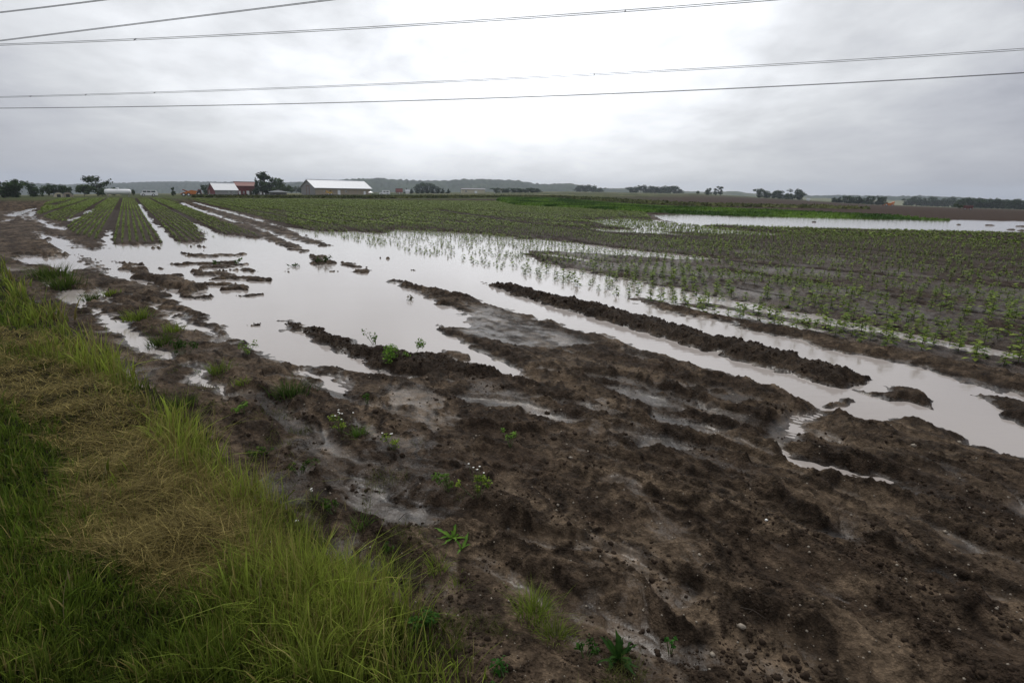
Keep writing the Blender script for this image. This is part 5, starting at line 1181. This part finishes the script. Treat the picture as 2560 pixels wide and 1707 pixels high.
for k_ in (-6, -2, 2, 6): MB().box(k_*q-.05, k_*q+.05, -1.06, -1.005, 3*q, 9.4*q).build('side_rib', MDARK, o)
for a in (-5, 5):
    for b in (-.9, .9): wheel(o, a*q, b, 2.0*q)
MB().box(-14*q, -8.05*q, -.08, .08, 2*q, 2.6*q).build('drawbar', MDARK, o)

# ---- power lines: parallel spans at 17 to 20 m
pl = W(np.array([2352., 0.]), np.array([115., 221.]), 19.0); u = pl[0, :2] - pl[1, :2]; u /= np.linalg.norm(u); nrm = np.array([-u[1], u[0]])
def wire(ptsx, spread, label, spac=(), hgt=19., x0=-420, x1=2780, ymin=None, nc=2, rad_=.030):
    a = np.array(ptsx, float); pf = np.polyfit(a[:, 0], a[:, 1], 2)
    xs = np.linspace(x0, x1, 70); ys = np.polyval(pf, xs)
    mid = a[len(a) // 2]; dm = ray(mid[0], mid[1]); tm = (hgt - CAMH) / dm[2]; dist = float((CAM + dm * tm)[:2] @ nrm)
    def at(x, y): d = ray(x, y); t = dist / (d[..., :2] @ nrm); return CAM + d * t[..., None]
    P = at(xs, ys); root = empty('power_line', tuple(P[0])); tag(root, label, 'power line', 'overhead power lines')
    for k in range(nc):
        mb = MB(); off = (k - (nc - 1) / 2) * spread
        for j in range(len(P) - 1):
            p, q2 = P[j] - P[0], P[j + 1] - P[0]; n3 = (nrm[0] * off * .8, nrm[1] * off * .8, off * .6)
            mb.tube(tuple(p + n3), tuple(q2 + n3), rad_, rad_, 6, False)
        mb.build('conductor', MWIRE, root)
    for x in spac:
        p = at(np.array(float(x)), np.array(float(np.polyval(pf, x)))) - P[0]; n3 = np.array((nrm[0] * .8, nrm[1] * .8, .6)) * spread * .5
        MB().tube(tuple(p - n3 * 1.2), tuple(p + n3 * 1.2), .05, .05, 6).build('spacer', MWIRE, root)
wire([(0,29),(120,15),(240,0)], .3, 'topmost short power line crossing the upper left corner', hgt=21, x1=700, x0=-300)
wire([(0,94),(380,47),(760,0)], .3, 'power line rising from the left edge to the top, second from above', hgt=20, x1=1200)
wire([(0,101),(310,94),(700,73),(1190,42),(1436,22),(1790,0)], .42, 'twin power line leaving the picture at the top right of centre', (310, 1436), 19.5, x1=2300)
wire([(0,221),(300,217),(700,203),(1365,170),(1900,140),(2352,115)], .42, 'thick twin power line crossing the whole sky above the lowest one', (70, 197, 355, 1365), 19)
wire([(0,247),(300,247),(700,240),(1400,213),(2000,188),(2352,168)], .16, 'lowest power line crossing the whole sky', (303, 1408), 17)

# ---- the air
hz = bpy.data.materials.new('air'); hz.use_nodes = True; nt = hz.node_tree; nt.nodes.remove(nt.nodes['Principled BSDF'])
pv = N(nt, 'ShaderNodeVolumePrincipled'); pv.inputs['Color'].default_value = (.80, .88, 1., 1); pv.inputs['Density'].default_value = HAZE; pv.inputs['Anisotropy'].default_value = .2
nt.links.new(pv.outputs[0], nt.nodes['Material Output'].inputs['Volume'])
zmin = float(z.min()) if False else -60
mb = MB().box(-4200, 4200, -4200, 4200, -62, 75); o = mb.build('haze', hz); tag(o, 'thin grey haze lying over the whole plain', 'haze', kind='stuff')
scene.cycles.volume_bounces = 0
